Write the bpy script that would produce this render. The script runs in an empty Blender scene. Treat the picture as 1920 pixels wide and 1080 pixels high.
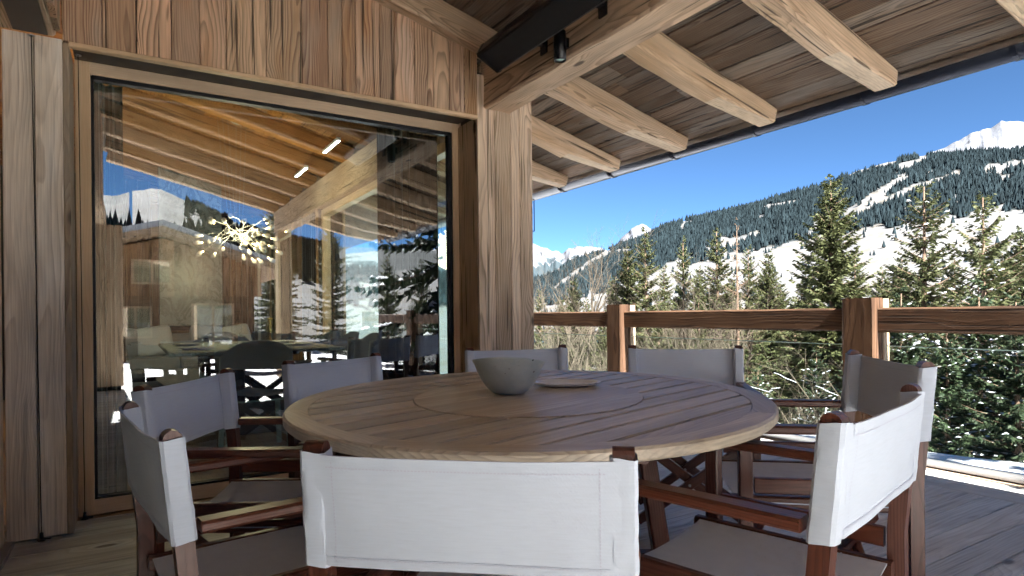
import bpy, bmesh, math, random
import numpy as np
from mathutils import Vector, Matrix, noise as mnoise

random.seed(7)
R = math.radians
scn = bpy.context.scene
COL = scn.collection

# ------------------------------------------------------------------ camera
cam_d = bpy.data.cameras.new('camera'); cam = bpy.data.objects.new('camera', cam_d); COL.objects.link(cam)
YAW, ROLL, FPX, PPY, CAMH = R(31.66), R(-0.6), 1160.0, 588.6, 1.02
_F = Vector((math.sin(YAW), math.cos(YAW), 0)); _R0 = Vector((math.cos(YAW), -math.sin(YAW), 0)); _U0 = Vector((0, 0, 1))
_RR = _R0*math.cos(ROLL) + _U0*math.sin(ROLL); _UU = -_R0*math.sin(ROLL) + _U0*math.cos(ROLL)
cam.matrix_basis = Matrix(((_RR.x, _UU.x, -_F.x, 0), (_RR.y, _UU.y, -_F.y, 0), (_RR.z, _UU.z, -_F.z, CAMH), (0, 0, 0, 1)))
cam_d.sensor_width = 36; cam_d.lens = FPX/1920*36; cam_d.shift_y = (PPY-540)/1920
cam_d.clip_start = 0.03; cam_d.clip_end = 20000
scn.camera = cam

# ------------------------------------------------------------------ sky, sun, exposure
SUN_EL, SUN_AZ = R(45), R(182.8)           # azimuth the light comes from, clockwise from +Y
w = bpy.data.worlds.new('World'); scn.world = w; w.use_nodes = True
nt = w.node_tree; nt.nodes.clear()
sky = nt.nodes.new('ShaderNodeTexSky'); sky.sky_type = 'NISHITA'; sky.sun_disc = False
sky.sun_elevation = SUN_EL; sky.sun_rotation = SUN_AZ; sky.altitude = 2500; sky.air_density = 0.35; sky.dust_density = 0.0; sky.ozone_density = 2.5
bg = nt.nodes.new('ShaderNodeBackground'); bg.inputs[1].default_value = 0.05
out = nt.nodes.new('ShaderNodeOutputWorld'); tn = nt.nodes.new('ShaderNodeMix'); tn.data_type = 'RGBA'; tn.blend_type = 'MULTIPLY'; tn.inputs[0].default_value = 1; tn.inputs[7].default_value = (.78, 1.02, 1.05, 1)   # cool white balance of the photograph
nt.links.new(sky.outputs[0], tn.inputs[6]); nt.links.new(tn.outputs[2], bg.inputs[0]); nt.links.new(bg.outputs[0], out.inputs[0])
sd = bpy.data.lights.new('sun', 'SUN'); sd.energy = 4.6; sd.angle = R(0.53); sd.color = (1.0, 0.985, 0.955)
so = bpy.data.objects.new('sun', sd); COL.objects.link(so)
_sv = Vector((math.sin(SUN_AZ)*math.cos(SUN_EL), math.cos(SUN_AZ)*math.cos(SUN_EL), math.sin(SUN_EL)))
so.rotation_euler = _sv.to_track_quat('Z', 'Y').to_euler()
so.location = _sv*60
vs = scn.view_settings
vs.view_transform = 'Standard'; vs.look = 'None'; vs.gamma = 1; vs.use_curve_mapping = False; vs.exposure = 2.85
cy = scn.cycles
cy.use_denoising = True; cy.max_bounces = 8; cy.diffuse_bounces = 4; cy.glossy_bounces = 4; cy.transparent_max_bounces = 24
cy.sample_clamp_indirect = 6; cy.use_adaptive_sampling = True; cy.adaptive_threshold = 0.025; cy.caustics_reflective = False; cy.caustics_refractive = False
try: cy.denoiser = 'OPENIMAGEDENOISE'; cy.denoising_prefilter = 'FAST'
except Exception: pass

# ------------------------------------------------------------------ node helpers
def new_mat(name):
    m = bpy.data.materials.new(name); m.use_nodes = True
    m.node_tree.nodes.clear(); return m, m.node_tree
class NT:
    def __init__(s, nt): s.nt = nt
    def n(s, typ, **kw):
        x = s.nt.nodes.new(typ)
        for k, v in kw.items(): setattr(x, k, v)
        return x
    def lk(s, a, b): s.nt.links.new(a, b)
    def put(s, sock, v):
        if hasattr(v, 'links') or isinstance(v, bpy.types.NodeSocket): s.lk(v, sock)
        else: sock.default_value = v
    def math(s, op, a, b=None, c=None, clamp=False):
        x = s.n('ShaderNodeMath', operation=op); x.use_clamp = clamp
        s.put(x.inputs[0], a)
        if b is not None: s.put(x.inputs[1], b)
        if c is not None: s.put(x.inputs[2], c)
        return x.outputs[0]
    def vmath(s, op, a, b=None):
        x = s.n('ShaderNodeVectorMath', operation=op); s.put(x.inputs[0], a)
        if b is not None: s.put(x.inputs[1], b)
        return x.outputs[0]
    def comb(s, x, y, z):
        c = s.n('ShaderNodeCombineXYZ'); s.put(c.inputs[0], x); s.put(c.inputs[1], y); s.put(c.inputs[2], z); return c.outputs[0]
    def noise(s, vec, scale=1, detail=3, rough=.5, dist=0):
        x = s.n('ShaderNodeTexNoise'); s.put(x.inputs['Vector'], vec); x.inputs['Scale'].default_value = scale
        x.inputs['Detail'].default_value = detail; x.inputs['Roughness'].default_value = rough; x.inputs['Distortion'].default_value = dist
        return x.outputs[0]
    def mix(s, f, a, b, typ='MIX'):
        x = s.n('ShaderNodeMix', data_type='RGBA', blend_type=typ); s.put(x.inputs[0], f)
        s.put(x.inputs[6], a if not isinstance(a, tuple) else (*a, 1)); s.put(x.inputs[7], b if not isinstance(b, tuple) else (*b, 1))
        return x.outputs[2]
    def smooth(s, v, a, b, lo=0., hi=1.):
        x = s.n('ShaderNodeMapRange', interpolation_type='SMOOTHSTEP'); s.put(x.inputs[0], v)
        x.inputs[1].default_value = a; x.inputs[2].default_value = b; x.inputs[3].default_value = lo; x.inputs[4].default_value = hi
        return x.outputs[0]
    def bsdf(s, col, rough=.6, spec=.3, bump=None, bstr=.3, bdist=.004, metal=0., sheen=0.):
        p = s.n('ShaderNodeBsdfPrincipled')
        s.put(p.inputs['Base Color'], col if not isinstance(col, tuple) else (*col, 1)); s.put(p.inputs['Roughness'], rough)
        p.inputs['Specular IOR Level'].default_value = spec; p.inputs['Metallic'].default_value = metal
        if sheen: p.inputs['Sheen Weight'].default_value = sheen
        if bump is not None:
            b = s.n('ShaderNodeBump'); b.inputs['Strength'].default_value = bstr; b.inputs['Distance'].default_value = bdist
            s.lk(bump, b.inputs['Height']); s.lk(b.outputs[0], p.inputs['Normal'])
        o = s.n('ShaderNodeOutputMaterial'); s.lk(p.outputs[0], o.inputs[0]); return p

def wood(name, light, dark, grey=(.2, .18, .16), weather=.3, freq=85., ring=.75, knots=1., rough=.72, bump=.7, var=.35, crack=.8, hue=0., fibre=.35, spec=.25, knotcol=(.05, .025, .012)):
    """aged softwood: growth rings cut by the board (grain along local X), knots that bend them, fibres, cracks, grey weathering"""
    m, t = new_mat(name); g = NT(t)
    tc = g.n('ShaderNodeTexCoord').outputs['Object']; oi = g.n('ShaderNodeObjectInfo').outputs['Random']
    sp = g.n('ShaderNodeSeparateXYZ'); g.lk(tc, sp.inputs[0]); x, y, z = sp.outputs
    r1 = g.math('FRACT', g.math('MULTIPLY', oi, 17.31)); r2 = g.math('FRACT', g.math('MULTIPLY', oi, 71.77)); r3 = g.math('FRACT', g.math('MULTIPLY', oi, 233.9))
    xo = g.math('ADD', x, g.math('MULTIPLY', oi, 60.)); zo = g.math('ADD', z, g.math('MULTIPLY', r2, 9.)); yo = g.math('ADD', y, g.math('MULTIPLY', r1, 9.))
    # knots
    kv = g.comb(g.math('MULTIPLY', xo, 2.1), g.math('MULTIPLY', yo, 5.2), g.math('MULTIPLY', zo, 5.2))
    vo = g.n('ShaderNodeTexVoronoi', feature='F1'); vo.inputs['Scale'].default_value = 1.0; g.lk(kv, vo.inputs['Vector'])
    vsep = g.n('ShaderNodeSeparateColor'); g.lk(vo.outputs['Color'], vsep.inputs[0])
    has = g.math('GREATER_THAN', vsep.outputs[0], 1-.55*knots)
    d = vo.outputs['Distance']
    kd = g.math('MULTIPLY', has, g.smooth(d, .0, .42, 1., 0.))
    kcore = g.math('MULTIPLY', has, g.smooth(d, .06, .12, 1., 0.))
    # rings
    wv = g.comb(g.math('MULTIPLY', xo, .75), g.math('MULTIPLY', yo, 3.), g.math('MULTIPLY', zo, 3.))
    nz = g.n('ShaderNodeTexNoise'); g.lk(wv, nz.inputs['Vector']); nz.inputs['Scale'].default_value = 1.3; nz.inputs['Detail'].default_value = 2.5
    ns = g.n('ShaderNodeSeparateColor'); g.lk(nz.outputs['Color'], ns.inputs[0])
    w1 = g.math('MULTIPLY', g.math('SUBTRACT', ns.outputs[0], .5), .17); w2 = g.math('MULTIPLY', g.math('SUBTRACT', ns.outputs[1], .5), .10)
    yy = g.math('ADD', g.math('ADD', y, g.math('MULTIPLY', g.math('SUBTRACT', r1, .5), .18)), w1)
    zz = g.math('ADD', g.math('ADD', z, g.math('ADD', g.math('MULTIPLY', r3, .09), .010)), w2)
    rad = g.math('SQRT', g.math('ADD', g.math('MULTIPLY', yy, yy), g.math('MULTIPLY', zz, zz)))
    rad = g.math('ADD', rad, g.math('MULTIPLY', kd, .035))
    fr = g.math('FRACT', g.math('MULTIPLY', rad, freq))
    cr = g.n('ShaderNodeValToRGB'); g.lk(fr, cr.inputs[0]); e = cr.color_ramp.elements
    e[0].position = 0; e[0].color = (.06, .06, .06, 1); e[1].position = 1; e[1].color = (.12, .12, .12, 1)
    for p_, v_ in ((.08, 0.), (.45, .18), (.72, .62), (.88, 1.), (.95, .85)):
        q = e.new(p_); q.color = (v_, v_, v_, 1)
    bl = g.noise(wv, 2.2, 2, .6)
    band = g.math('MULTIPLY', cr.outputs[0], g.smooth(ns.outputs[2], .33, .68, ring*.35, ring))
    fv = g.comb(g.math('MULTIPLY', xo, 4.), g.math('MULTIPLY', yo, 150.), g.math('MULTIPLY', zo, 150.))
    fib = g.noise(fv, 1., 2, .6)
    cv = g.comb(g.math('MULTIPLY', xo, 1.1), g.math('MULTIPLY', yo, 48.), g.math('MULTIPLY', zo, 48.))
    crk = g.smooth(g.noise(cv, 1., 1, .5), .64, .69, 0., crack)
    col = g.mix(band, light, dark)
    gm = g.math('MULTIPLY', g.smooth(g.math('ADD', bl, g.math('MULTIPLY', g.math('SUBTRACT', r2, .5), .35)), .38, .68), weather)
    gcol = g.mix(g.math('MULTIPLY', band, .8), grey, tuple(c*.33 for c in grey))
    col = g.mix(gm, col, gcol)
    col = g.mix(g.math('MULTIPLY', kcore, .85), col, knotcol)
    val = g.math('ADD', g.math('ADD', 1-var*.5, g.math('MULTIPLY', r3, var)), g.math('MULTIPLY', g.math('SUBTRACT', fib, .5), fibre*2))
    val = g.math('MULTIPLY', val, g.math('SUBTRACT', 1., g.math('MULTIPLY', crk, .75)))
    val = g.math('MULTIPLY', val, g.smooth(bl, .25, .75, .82, 1.15))
    hs = g.n('ShaderNodeHueSaturation'); g.lk(col, hs.inputs['Color']); g.lk(val, hs.inputs['Value'])
    g.lk(g.math('ADD', .5-hue*.5, g.math('MULTIPLY', r1, hue)), hs.inputs['Hue'])
    g.lk(g.math('ADD', .85, g.math('MULTIPLY', r2, .3)), hs.inputs['Saturation'])
    hgt = g.math('ADD', g.math('MULTIPLY', band, .7), g.math('ADD', g.math('MULTIPLY', fib, .45), g.math('MULTIPLY', crk, -1.6)))
    g.bsdf(hs.outputs[0], rough, spec, hgt, bump, .004)
    return m

def plain(name, col, rough=.6, spec=.3, metal=0., nscale=0, namt=.15, bump=0., bscale=None, bdist=.002, sheen=0.):
    m, t = new_mat(name); g = NT(t)
    if nscale:
        tc = g.n('ShaderNodeTexCoord').outputs['Object']; oi = g.n('ShaderNodeObjectInfo').outputs['Random']
        v = g.vmath('ADD', tc, g.comb(g.math('MULTIPLY', oi, 30.), 0., 0.))
        n1 = g.noise(v, nscale, 4, .6)
        hs = g.n('ShaderNodeHueSaturation'); hs.inputs['Color'].default_value = (*col, 1)
        g.lk(g.math('ADD', 1-namt, g.math('MULTIPLY', n1, namt*2)), hs.inputs['Value'])
        b = g.noise(v, bscale or nscale*6, 3, .6) if bump else None
        g.bsdf(hs.outputs[0], rough, spec, b, bump, bdist, metal, sheen)
    else: g.bsdf(col, rough, spec, metal=metal, sheen=sheen)
    return m

def fabric(name, col, scale=900., rough=.85, big=.08):
    m, t = new_mat(name); g = NT(t)
    tc = g.n('ShaderNodeTexCoord').outputs['Object']
    sp = g.n('ShaderNodeSeparateXYZ'); g.lk(tc, sp.inputs[0]); x, y, z = sp.outputs
    a = g.math('SINE', g.math('MULTIPLY', g.math('ADD', x, g.math('MULTIPLY', y, .6)), scale)); b = g.math('SINE', g.math('MULTIPLY', g.math('ADD', z, g.math('MULTIPLY', y, .8)), scale))
    wv = g.math('MULTIPLY', a, b)
    slub = g.noise(g.comb(g.math('MULTIPLY', x, 25.), g.math('MULTIPLY', y, 25.), g.math('MULTIPLY', z, 300.)), 1., 2, .5)
    big_ = g.noise(tc, 7., 3, .5)
    hs = g.n('ShaderNodeHueSaturation'); hs.inputs['Color'].default_value = (*col, 1)
    g.lk(g.math('ADD', .93, g.math('ADD', g.math('MULTIPLY', g.math('SUBTRACT', slub, .5), .12), g.math('MULTIPLY', g.math('SUBTRACT', big_, .4), big))), hs.inputs['Value'])
    g.bsdf(hs.outputs[0], rough, .15, g.math('ADD', g.math('MULTIPLY', wv, .3), g.math('ADD', slub, g.math('MULTIPLY', big_, 2.))), .25, .0012, sheen=.2)
    return m

def glass(name, tint=(.86, .93, .90), f0=.22):
    """insulating glass: mirror reflection by Schlick, the rest passes tinted"""
    m, t = new_mat(name); g = NT(t)
    ge = g.n('ShaderNodeNewGeometry')
    dt = g.n('ShaderNodeVectorMath', operation='DOT_PRODUCT'); g.lk(ge.outputs['Normal'], dt.inputs[0]); g.lk(ge.outputs['Incoming'], dt.inputs[1])
    c = g.math('ABSOLUTE', dt.outputs['Value'])
    f = g.math('ADD', f0, g.math('MULTIPLY', 1-f0, g.math('POWER', g.math('SUBTRACT', 1., c), 5.)))
    f = g.math('MULTIPLY', f, g.math('SUBTRACT', 1., ge.outputs['Backfacing']))
    tr = g.n('ShaderNodeBsdfTransparent'); tr.inputs[0].default_value = (*tint, 1)
    gl = g.n('ShaderNodeBsdfGlossy'); gl.inputs['Roughness'].default_value = 0.0; gl.inputs[0].default_value = (.97, .99, 1, 1)
    mx = g.n('ShaderNodeMixShader'); g.lk(f, mx.inputs[0]); g.lk(tr.outputs[0], mx.inputs[1]); g.lk(gl.outputs[0], mx.inputs[2])
    o = g.n('ShaderNodeOutputMaterial'); g.lk(mx.outputs[0], o.inputs[0]); return m

def emis(name, col, s):
    m, t = new_mat(name); g = NT(t); e = g.n('ShaderNodeEmission'); e.inputs[0].default_value = (*col, 1); e.inputs[1].default_value = s
    o = g.n('ShaderNodeOutputMaterial'); g.lk(e.outputs[0], o.inputs[0]); return m

M = {}
M['wall'] = wood('aged_wall_boards', (0.64, 0.385, 0.225), (0.16, 0.075, 0.038), (0.46, 0.37, 0.29), .6, freq=95, ring=.9, knots=1.1, var=0.6, hue=0.008, crack=1.)
M['pillar'] = wood('pillar_boards', (.80, .68, .55), (.46, .34, .24), (.66, .62, .57), .6, freq=85, ring=.6, knots=.9, var=.2, crack=.3)
M['post'] = wood('post_boards', (0.74, 0.55, 0.38), (0.28, 0.17, 0.1), (0.56, 0.49, 0.41), .35, freq=75, ring=0.95, knots=.8, var=.3)
M['beam'] = wood('hewn_beams', (0.66, 0.46, 0.29), (0.3, 0.175, 0.095), (0.52, 0.43, 0.34), .4, freq=85, ring=0.75, knots=.6, var=.25, crack=1.0, bump=1.0)
M['beamcut'] = wood('fresh_cut_beam', (0.66, 0.52, 0.37), (0.38, 0.25, 0.15), (0.5, 0.46, 0.4), .15, freq=55, ring=.6, knots=.3, var=.1, crack=.4)
M['purlin'] = wood('purlin_wood', (0.62, 0.42, 0.255), (0.27, 0.15, 0.08), (0.48, 0.4, 0.32), .35, freq=80, ring=0.7, knots=.5, var=.1, crack=1., bump=1.0)
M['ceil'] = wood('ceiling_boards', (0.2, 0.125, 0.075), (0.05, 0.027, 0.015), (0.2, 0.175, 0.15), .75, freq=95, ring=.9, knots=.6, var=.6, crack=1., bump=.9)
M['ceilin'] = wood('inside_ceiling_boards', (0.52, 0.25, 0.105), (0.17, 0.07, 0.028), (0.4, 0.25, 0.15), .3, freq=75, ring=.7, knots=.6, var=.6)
M['deck'] = wood('deck_boards', (0.62, 0.6, 0.54), (0.38, 0.345, 0.295), (0.61, 0.635, 0.63), .75, freq=75, ring=0.6, knots=.6, var=.28, crack=.4, bump=.4, rough=0.48, spec=0.5)
M['rail'] = wood('railing_wood', (0.125, 0.068, 0.04), (0.036, 0.016, 0.009), (0.12, 0.085, 0.062), .2, freq=48, ring=0.9, knots=.8, var=.15)
M['railout'] = wood('railing_outer_wood', (.46, .33, .22), (.2, .12, .07), (.34, .3, .26), .6, freq=60, ring=.7, knots=.5, var=.15)
M['frame'] = wood('window_frame_wood', (0.76, 0.56, 0.37), (0.68, 0.48, 0.3), (0.6, 0.46, 0.34), .15, freq=95, ring=.6, knots=.05, var=.06, crack=.05, bump=.12, rough=.45, fibre=.1)
M['frameblack'] = plain('window_gasket', (.012, .012, .013), .5)
M['chair'] = wood('chair_wood', (0.125, 0.043, 0.027), (0.045, 0.014, 0.009), (0.11, 0.055, 0.042), .12, freq=160, ring=.75, knots=0., var=.4, crack=.1, bump=.2, rough=.38, spec=.45, fibre=.3)
M['table'] = wood('table_wood', (0.58, 0.47, 0.34), (0.37, 0.27, 0.185), (0.57, 0.54, 0.48), .5, freq=130, ring=.6, knots=0., var=.35, crack=.2, bump=.25, rough=0.42, spec=0.5, fibre=.35)
M['canvas'] = fabric('white_canvas', (.63, .69, .79), big=.05)  # white cloth with the blue of the shade light mixed into its colour
M['stitch'] = plain('stitch_thread', (.55, .56, .66), .8)
M['metal'] = plain('dark_steel', (.03, .03, .035), .35, .5, .6, 30, .2)
M['black'] = plain('black_enamel', (.004, .004, .005), .3, .3)
M['gutter'] = plain('anthracite_sheet', (.03, .036, .055), .3, .5, .55, 4, .12)
M['soffit'] = plain('grey_brown_sheet', (.075, .06, .05), .5, .3, 0, 8, .1)
M['glass'] = glass('insulating_glass', (.78, .89, .87), .25)
M['railglass'] = glass('railing_glass', (.95, .98, .97), .04)
M['glassedge'] = plain('glass_edge', (.55, .78, .74), .15, .6)
M['steel'] = plain('brushed_steel', (.5, .5, .52), .3, .5, 1.)
M['stone'] = plain('dark_slate', (.12, .12, .125), .6, .3, 0, 12, .2)
M['plaster'] = plain('white_plaster', (.62, .60, .57), .8, .2, 0, 3, .05)

# ------------------------------------------------------------------ geometry helpers
def tag(o, label=None, cat=None, group=None, kind=None):
    if label: o['label'] = label
    if cat: o['category'] = cat
    if group: o['group'] = group
    if kind: o['kind'] = kind
    return o
def empty(name, loc=(0, 0, 0), rz=0, label=None, cat=None, group=None):
    o = bpy.data.objects.new(name, None); o.empty_display_size = .2; COL.objects.link(o)
    o.location = loc; o.rotation_euler = (0, 0, rz); tag(o, label, cat, group); return o
def link(name, me, parent=None, mw=None):
    o = bpy.data.objects.new(name, me); COL.objects.link(o)
    if parent is not None: o.parent = parent
    if mw is not None: o.matrix_basis = mw
    return o
def mesh(name, verts, faces, mat, smooth=False, mats=None, fm=None):
    me = bpy.data.meshes.new(name); me.from_pydata([tuple(v) for v in verts], [], faces)
    for m_ in (mats or [mat]): me.materials.append(m_)
    if fm is not None: me.polygons.foreach_set('material_index', fm)
    if smooth: me.polygons.foreach_set('use_smooth', [True]*len(me.polygons))
    me.update()
    if name in ('back_canvas', 'seat_canvas', 'hem', 'sleeve'): me.set_sharp_from_angle(angle=R(38))
    return me
class MB:
    """collects shapes for ONE mesh"""
    def __init__(s): s.v = []; s.f = []; s.fm = []
    def add(s, V, F, mi=0):
        n = len(s.v); s.v += [Vector(v) for v in V]; s.f += [tuple(i+n for i in f) for f in F]; s.fm += [mi]*len(F)
    def box(s, c, d, mi=0, rot=None):
        V = [Vector(((i-.5)*d[0], (j-.5)*d[1], (k-.5)*d[2])) for i in (0, 1) for j in (0, 1) for k in (0, 1)]
        if rot is not None: V = [rot @ v for v in V]
        V = [v+Vector(c) for v in V]
        s.add(V, [(0, 1, 3, 2), (4, 6, 7, 5), (0, 4, 5, 1), (2, 3, 7, 6), (0, 2, 6, 4), (1, 5, 7, 3)], mi)
    def tube(s, P, rad, n=8, mi=0, caps=True, closed=False):
        P = [Vector(p) for p in P]; m_ = len(P); rs = rad if isinstance(rad, (list, tuple)) else [rad]*m_
        up = Vector((0, 0, 1)); V = []; F = []; prev = None
        for i in range(m_):
            t = (P[min(i+1, m_-1)]-P[max(i-1, 0)])
            if closed: t = P[(i+1) % m_]-P[i-1]
            t = t.normalized() if t.length > 1e-9 else up
            a = (prev-t*prev.dot(t)) if prev is not None else t.cross(up if abs(t.z) < .95 else Vector((1, 0, 0)))
            if a.length < 1e-6: a = t.cross(Vector((0, 1, 0)))
            a.normalize(); b = t.cross(a); prev = a
            V += [P[i]+(a*math.cos(q*2*math.pi/n)+b*math.sin(q*2*math.pi/n))*rs[i] for q in range(n)]
        for i in range(m_ if closed else m_-1):
            i2 = (i+1) % m_
            for q in range(n): F.append((i*n+q, i*n+(q+1) % n, i2*n+(q+1) % n, i2*n+q))
        if caps and not closed: F += [tuple(range(n))[::-1], tuple(range((m_-1)*n, m_*n))]
        s.add(V, F, mi)
    def lathe(s, prof, n=32, mi=0, c=(0, 0, 0), fn=None):
        V = []; F = []; m_ = len(prof)
        for r_, z_ in prof:
            for q in range(n):
                a = q*2*math.pi/n; v = Vector((r_*math.cos(a), r_*math.sin(a), z_))
                if fn: v = fn(v, a)
                V.append(v+Vector(c))
        for i in range(m_-1):
            for q in range(n): F.append((i*n+q, i*n+(q+1) % n, (i+1)*n+(q+1) % n, (i+1)*n+q))
        s.add(V, F, mi)
    def prism(s, poly, h0, h1, axis='z', mi=0):
        n = len(poly)
        def P(a, b, h): return {'z': (a, b, h), 'y': (a, h, b), 'x': (h, a, b)}[axis]
        V = [P(a, b, h0) for a, b in poly]+[P(a, b, h1) for a, b in poly]
        F = [tuple(range(n))[::-1], tuple(range(n, 2*n))]+[(i, (i+1) % n, n+(i+1) % n, n+i) for i in range(n)]
        if axis == 'y': F = [f[::-1] for f in F]
        s.add(V, F, mi)
    def build(s, name, mat, parent=None, smooth=False, mats=None, mw=None):
        return link(name, mesh(name, s.v, s.f, mat, smooth, mats, s.fm if mats else None), parent, mw)

def chamfer_box(L, W, T, b):
    """box with chamfered long edges, centred; local X is its length"""
    a, c = W/2, T/2
    ring = [(-a+b, -c), (a-b, -c), (a, -c+b), (a, c-b), (a-b, c), (-a+b, c), (-a, c-b), (-a, -c+b)]
    V = [(-L/2, y, z) for y, z in ring]+[(L/2, y, z) for y, z in ring]
    F = [tuple(range(8)), tuple(range(8, 16))[::-1]]+[(i, i+8, (i+1) % 8+8, (i+1) % 8) for i in range(8)]
    return V, F
_cache = {}
def board_mesh(L, W, T, b, mat):
    k = (round(L, 3), round(W, 3), round(T, 3), round(b, 4), mat.name)
    if k not in _cache:
        V, F = chamfer_box(L, W, T, min(b, W*.3, T*.3)); _cache[k] = mesh('board', V, F, mat)
    return _cache[k]
def frame_mat(p0, p1, face):
    """matrix with X along p0->p1 and Z near the 'face' direction, origin at the middle"""
    p0, p1 = Vector(p0), Vector(p1); x = (p1-p0).normalized(); z = Vector(face); z = (z-x*z.dot(x)).normalized(); y = z.cross(x)
    c = (p0+p1)/2
    return Matrix(((x.x, y.x, z.x, c.x), (x.y, y.y, z.y, c.y), (x.z, y.z, z.z, c.z), (0, 0, 0, 1)))
def board(name, p0, p1, W, T, face, mat, parent, b=.003):
    """a board or bar of width W (across) and thickness T (along 'face'), as an object of its own"""
    L = (Vector(p1)-Vector(p0)).length
    return link(name, board_mesh(L, W, T, b, mat), parent, frame_mat(p0, p1, face))
def timber(name, p0, p1, W, T, face, mat, parent, rough=.006, seed=0, seg=14, taper=None, mats=None):
    """hewn timber: a bar with worn, slightly wavy arrises; taper=(len, rise, mats) cuts the underside at the far end"""
    L = (Vector(p1)-Vector(p0)).length; a, c = W/2, T/2; b = .012
    ring = [(-a+b, -c), (0, -c), (a-b, -c), (a, -c+b), (a, 0), (a, c-b), (a-b, c), (0, c), (-a+b, c), (-a, c-b), (-a, 0), (-a, -c+b)]
    n = len(ring); V = []; F = []; fm = []
    xs = [i*L/seg for i in range(seg+1)]
    if taper:
        x0 = L-taper[0]; xs = [i*x0/seg for i in range(seg+1)]+[x0+taper[0]*k for k in (.004/taper[0], .34, .67, 1.)]
    for x in xs:
        for (y, z) in ring:
            q = Vector((x*1.7+seed*9.1, y*6, z*6+seed*3.3)); d = mnoise.noise(q)*rough; e = mnoise.noise(q*2.3+Vector((5, 5, 5)))*rough
            zz = z+e
            if taper and x > L-taper[0] and z < 0: zz = z+(x-(L-taper[0]))/taper[0]*taper[1]*(1 if z < -c+b+.001 else .3)+.004
            V.append((x-L/2, y+d, zz))
    m_ = len(xs)
    for i in range(m_-1):
        for k in range(n):
            F.append((i*n+k, i*n+n+k, i*n+n+(k+1) % n, i*n+(k+1) % n))
            fm.append(1 if (taper and xs[i] >= L-taper[0]-1e-6 and k in (0, 1)) else 0)
    F += [tuple(range(n)), tuple(range((m_-1)*n, m_*n))[::-1]]; fm += [0, 1 if taper else 0]
    me = mesh(name, V, F, mat, False, mats or [mat], fm if mats else None)
    return link(name, me, parent, frame_mat(p0, p1, face))

# ------------------------------------------------------------------ the house around the terrace
YF, YG = 3.573, 3.862                 # cladding face and window frame plane
def zr(x): return 3.223-.254*x        # underside of the rafters
HR = .17                              # rafter depth
SL = math.atan(.254)
rnd = random.Random(3)

# deck
deck = MB(); deck.box((1.7, .3, -.14), (5.3, 15.6, .16)); deck.box((3.4, 9.0, -.142), (1.9, 3., .16))
deck = deck.build('deck', M['metal']); tag(deck, kind='structure')
y = -7.2; PW = .143
while y < 8.6:
    xa, xb = (-.52, 3.95) if y < 3.80 else (2.40, 3.95)
    cuts = [xa]+([xa+rnd.uniform(1.3, 3.2)] if xb-xa > 3 else [])+[xb]
    for a, b_ in zip(cuts[:-1], cuts[1:]):
        board('plank', (a+.0015, y+PW/2, -.0125+rnd.uniform(-.001, .001)), (b_-.0015, y+PW/2, -.0125), PW-.004, .025, (0, 0, 1), M['deck'], deck, .002)
    y += PW
for x0, wd in ((3.953, .15), (4.106, .205), (4.335, .20)):
    for ya, yb in ((-7.2, -4.2), (-4.2, -1.1), (-1.1, 1.75), (1.75, 4.6), (4.6, 8.6)):
        board('plank', (x0+wd/2, ya+.002, -.0125), (x0+wd/2, yb-.002, -.0125), wd-.004, .025, (0, 0, 1), M['deck'] if x0 < 4.3 else M['railout'], deck, .002)

# gable wall above the window: vertical boards
wall = empty('gable_wall', (.85, YF, 2.33), 0, 'wall of dark reddish upright old boards above the big window', 'wall')
def W2L(o): return Matrix.Translation(-Vector(o.location))
def put(o, parent):                   # keep world placement under a translated parent
    o.matrix_basis = W2L(parent) @ o.matrix_basis; return o
be = [-.262, -.105, .038, .189, .318, .444, .642, .832, .978, 1.061, 1.14, 1.287, 1.382, 1.511, 1.637, 1.749, 1.856, 1.952]
for i in range(len(be)-1):
    a, b_ = be[i], be[i+1]; zt = zr(b_)+.12; t_ = rnd.uniform(0, .007)
    put(board('board', ((a+b_)/2, YF+.014-t_, 2.327), ((a+b_)/2, YF+.014-t_, zt), b_-a-.003, .028, (0, -1, 0), M['wall'], wall, .003), wall)
mb = MB(); mb.box((.85, YF+.16, 2.80), (2.23, .25, .80)); put(mb.build('core', M['soffit'], wall), wall)
put(board('lintel_trim', (-.237, YF+.012, 2.314), (1.951, YF+.012, 2.314), .04, .022, (0, 0, -1), M['frame'], wall, .003), wall)

# left pillar
lp = empty('timber_pillar', (-.36, YF, 0), 0, 'wide pillar of pale grey-brown upright boards left of the big window', 'pillar')
for a, b_ in ((-.485, -.371), (-.367, -.262)):
    put(board('board', ((a+b_)/2, YF+.015, .012), ((a+b_)/2, YF+.015, 2.33), b_-a, .03, (0, -1, 0), M['pillar'], lp, .004), lp)
put(board('corner_board', (-.249, YF+.142, .008), (-.249, YF+.142, 2.318), .285, .026, (1, 0, 0), M['railout'], lp, .004), lp)
mb = MB(); mb.box((-.375, YF+.24, 1.17), (.215, .40, 2.31)); put(mb.build('core', M['soffit'], lp), lp)

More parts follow.
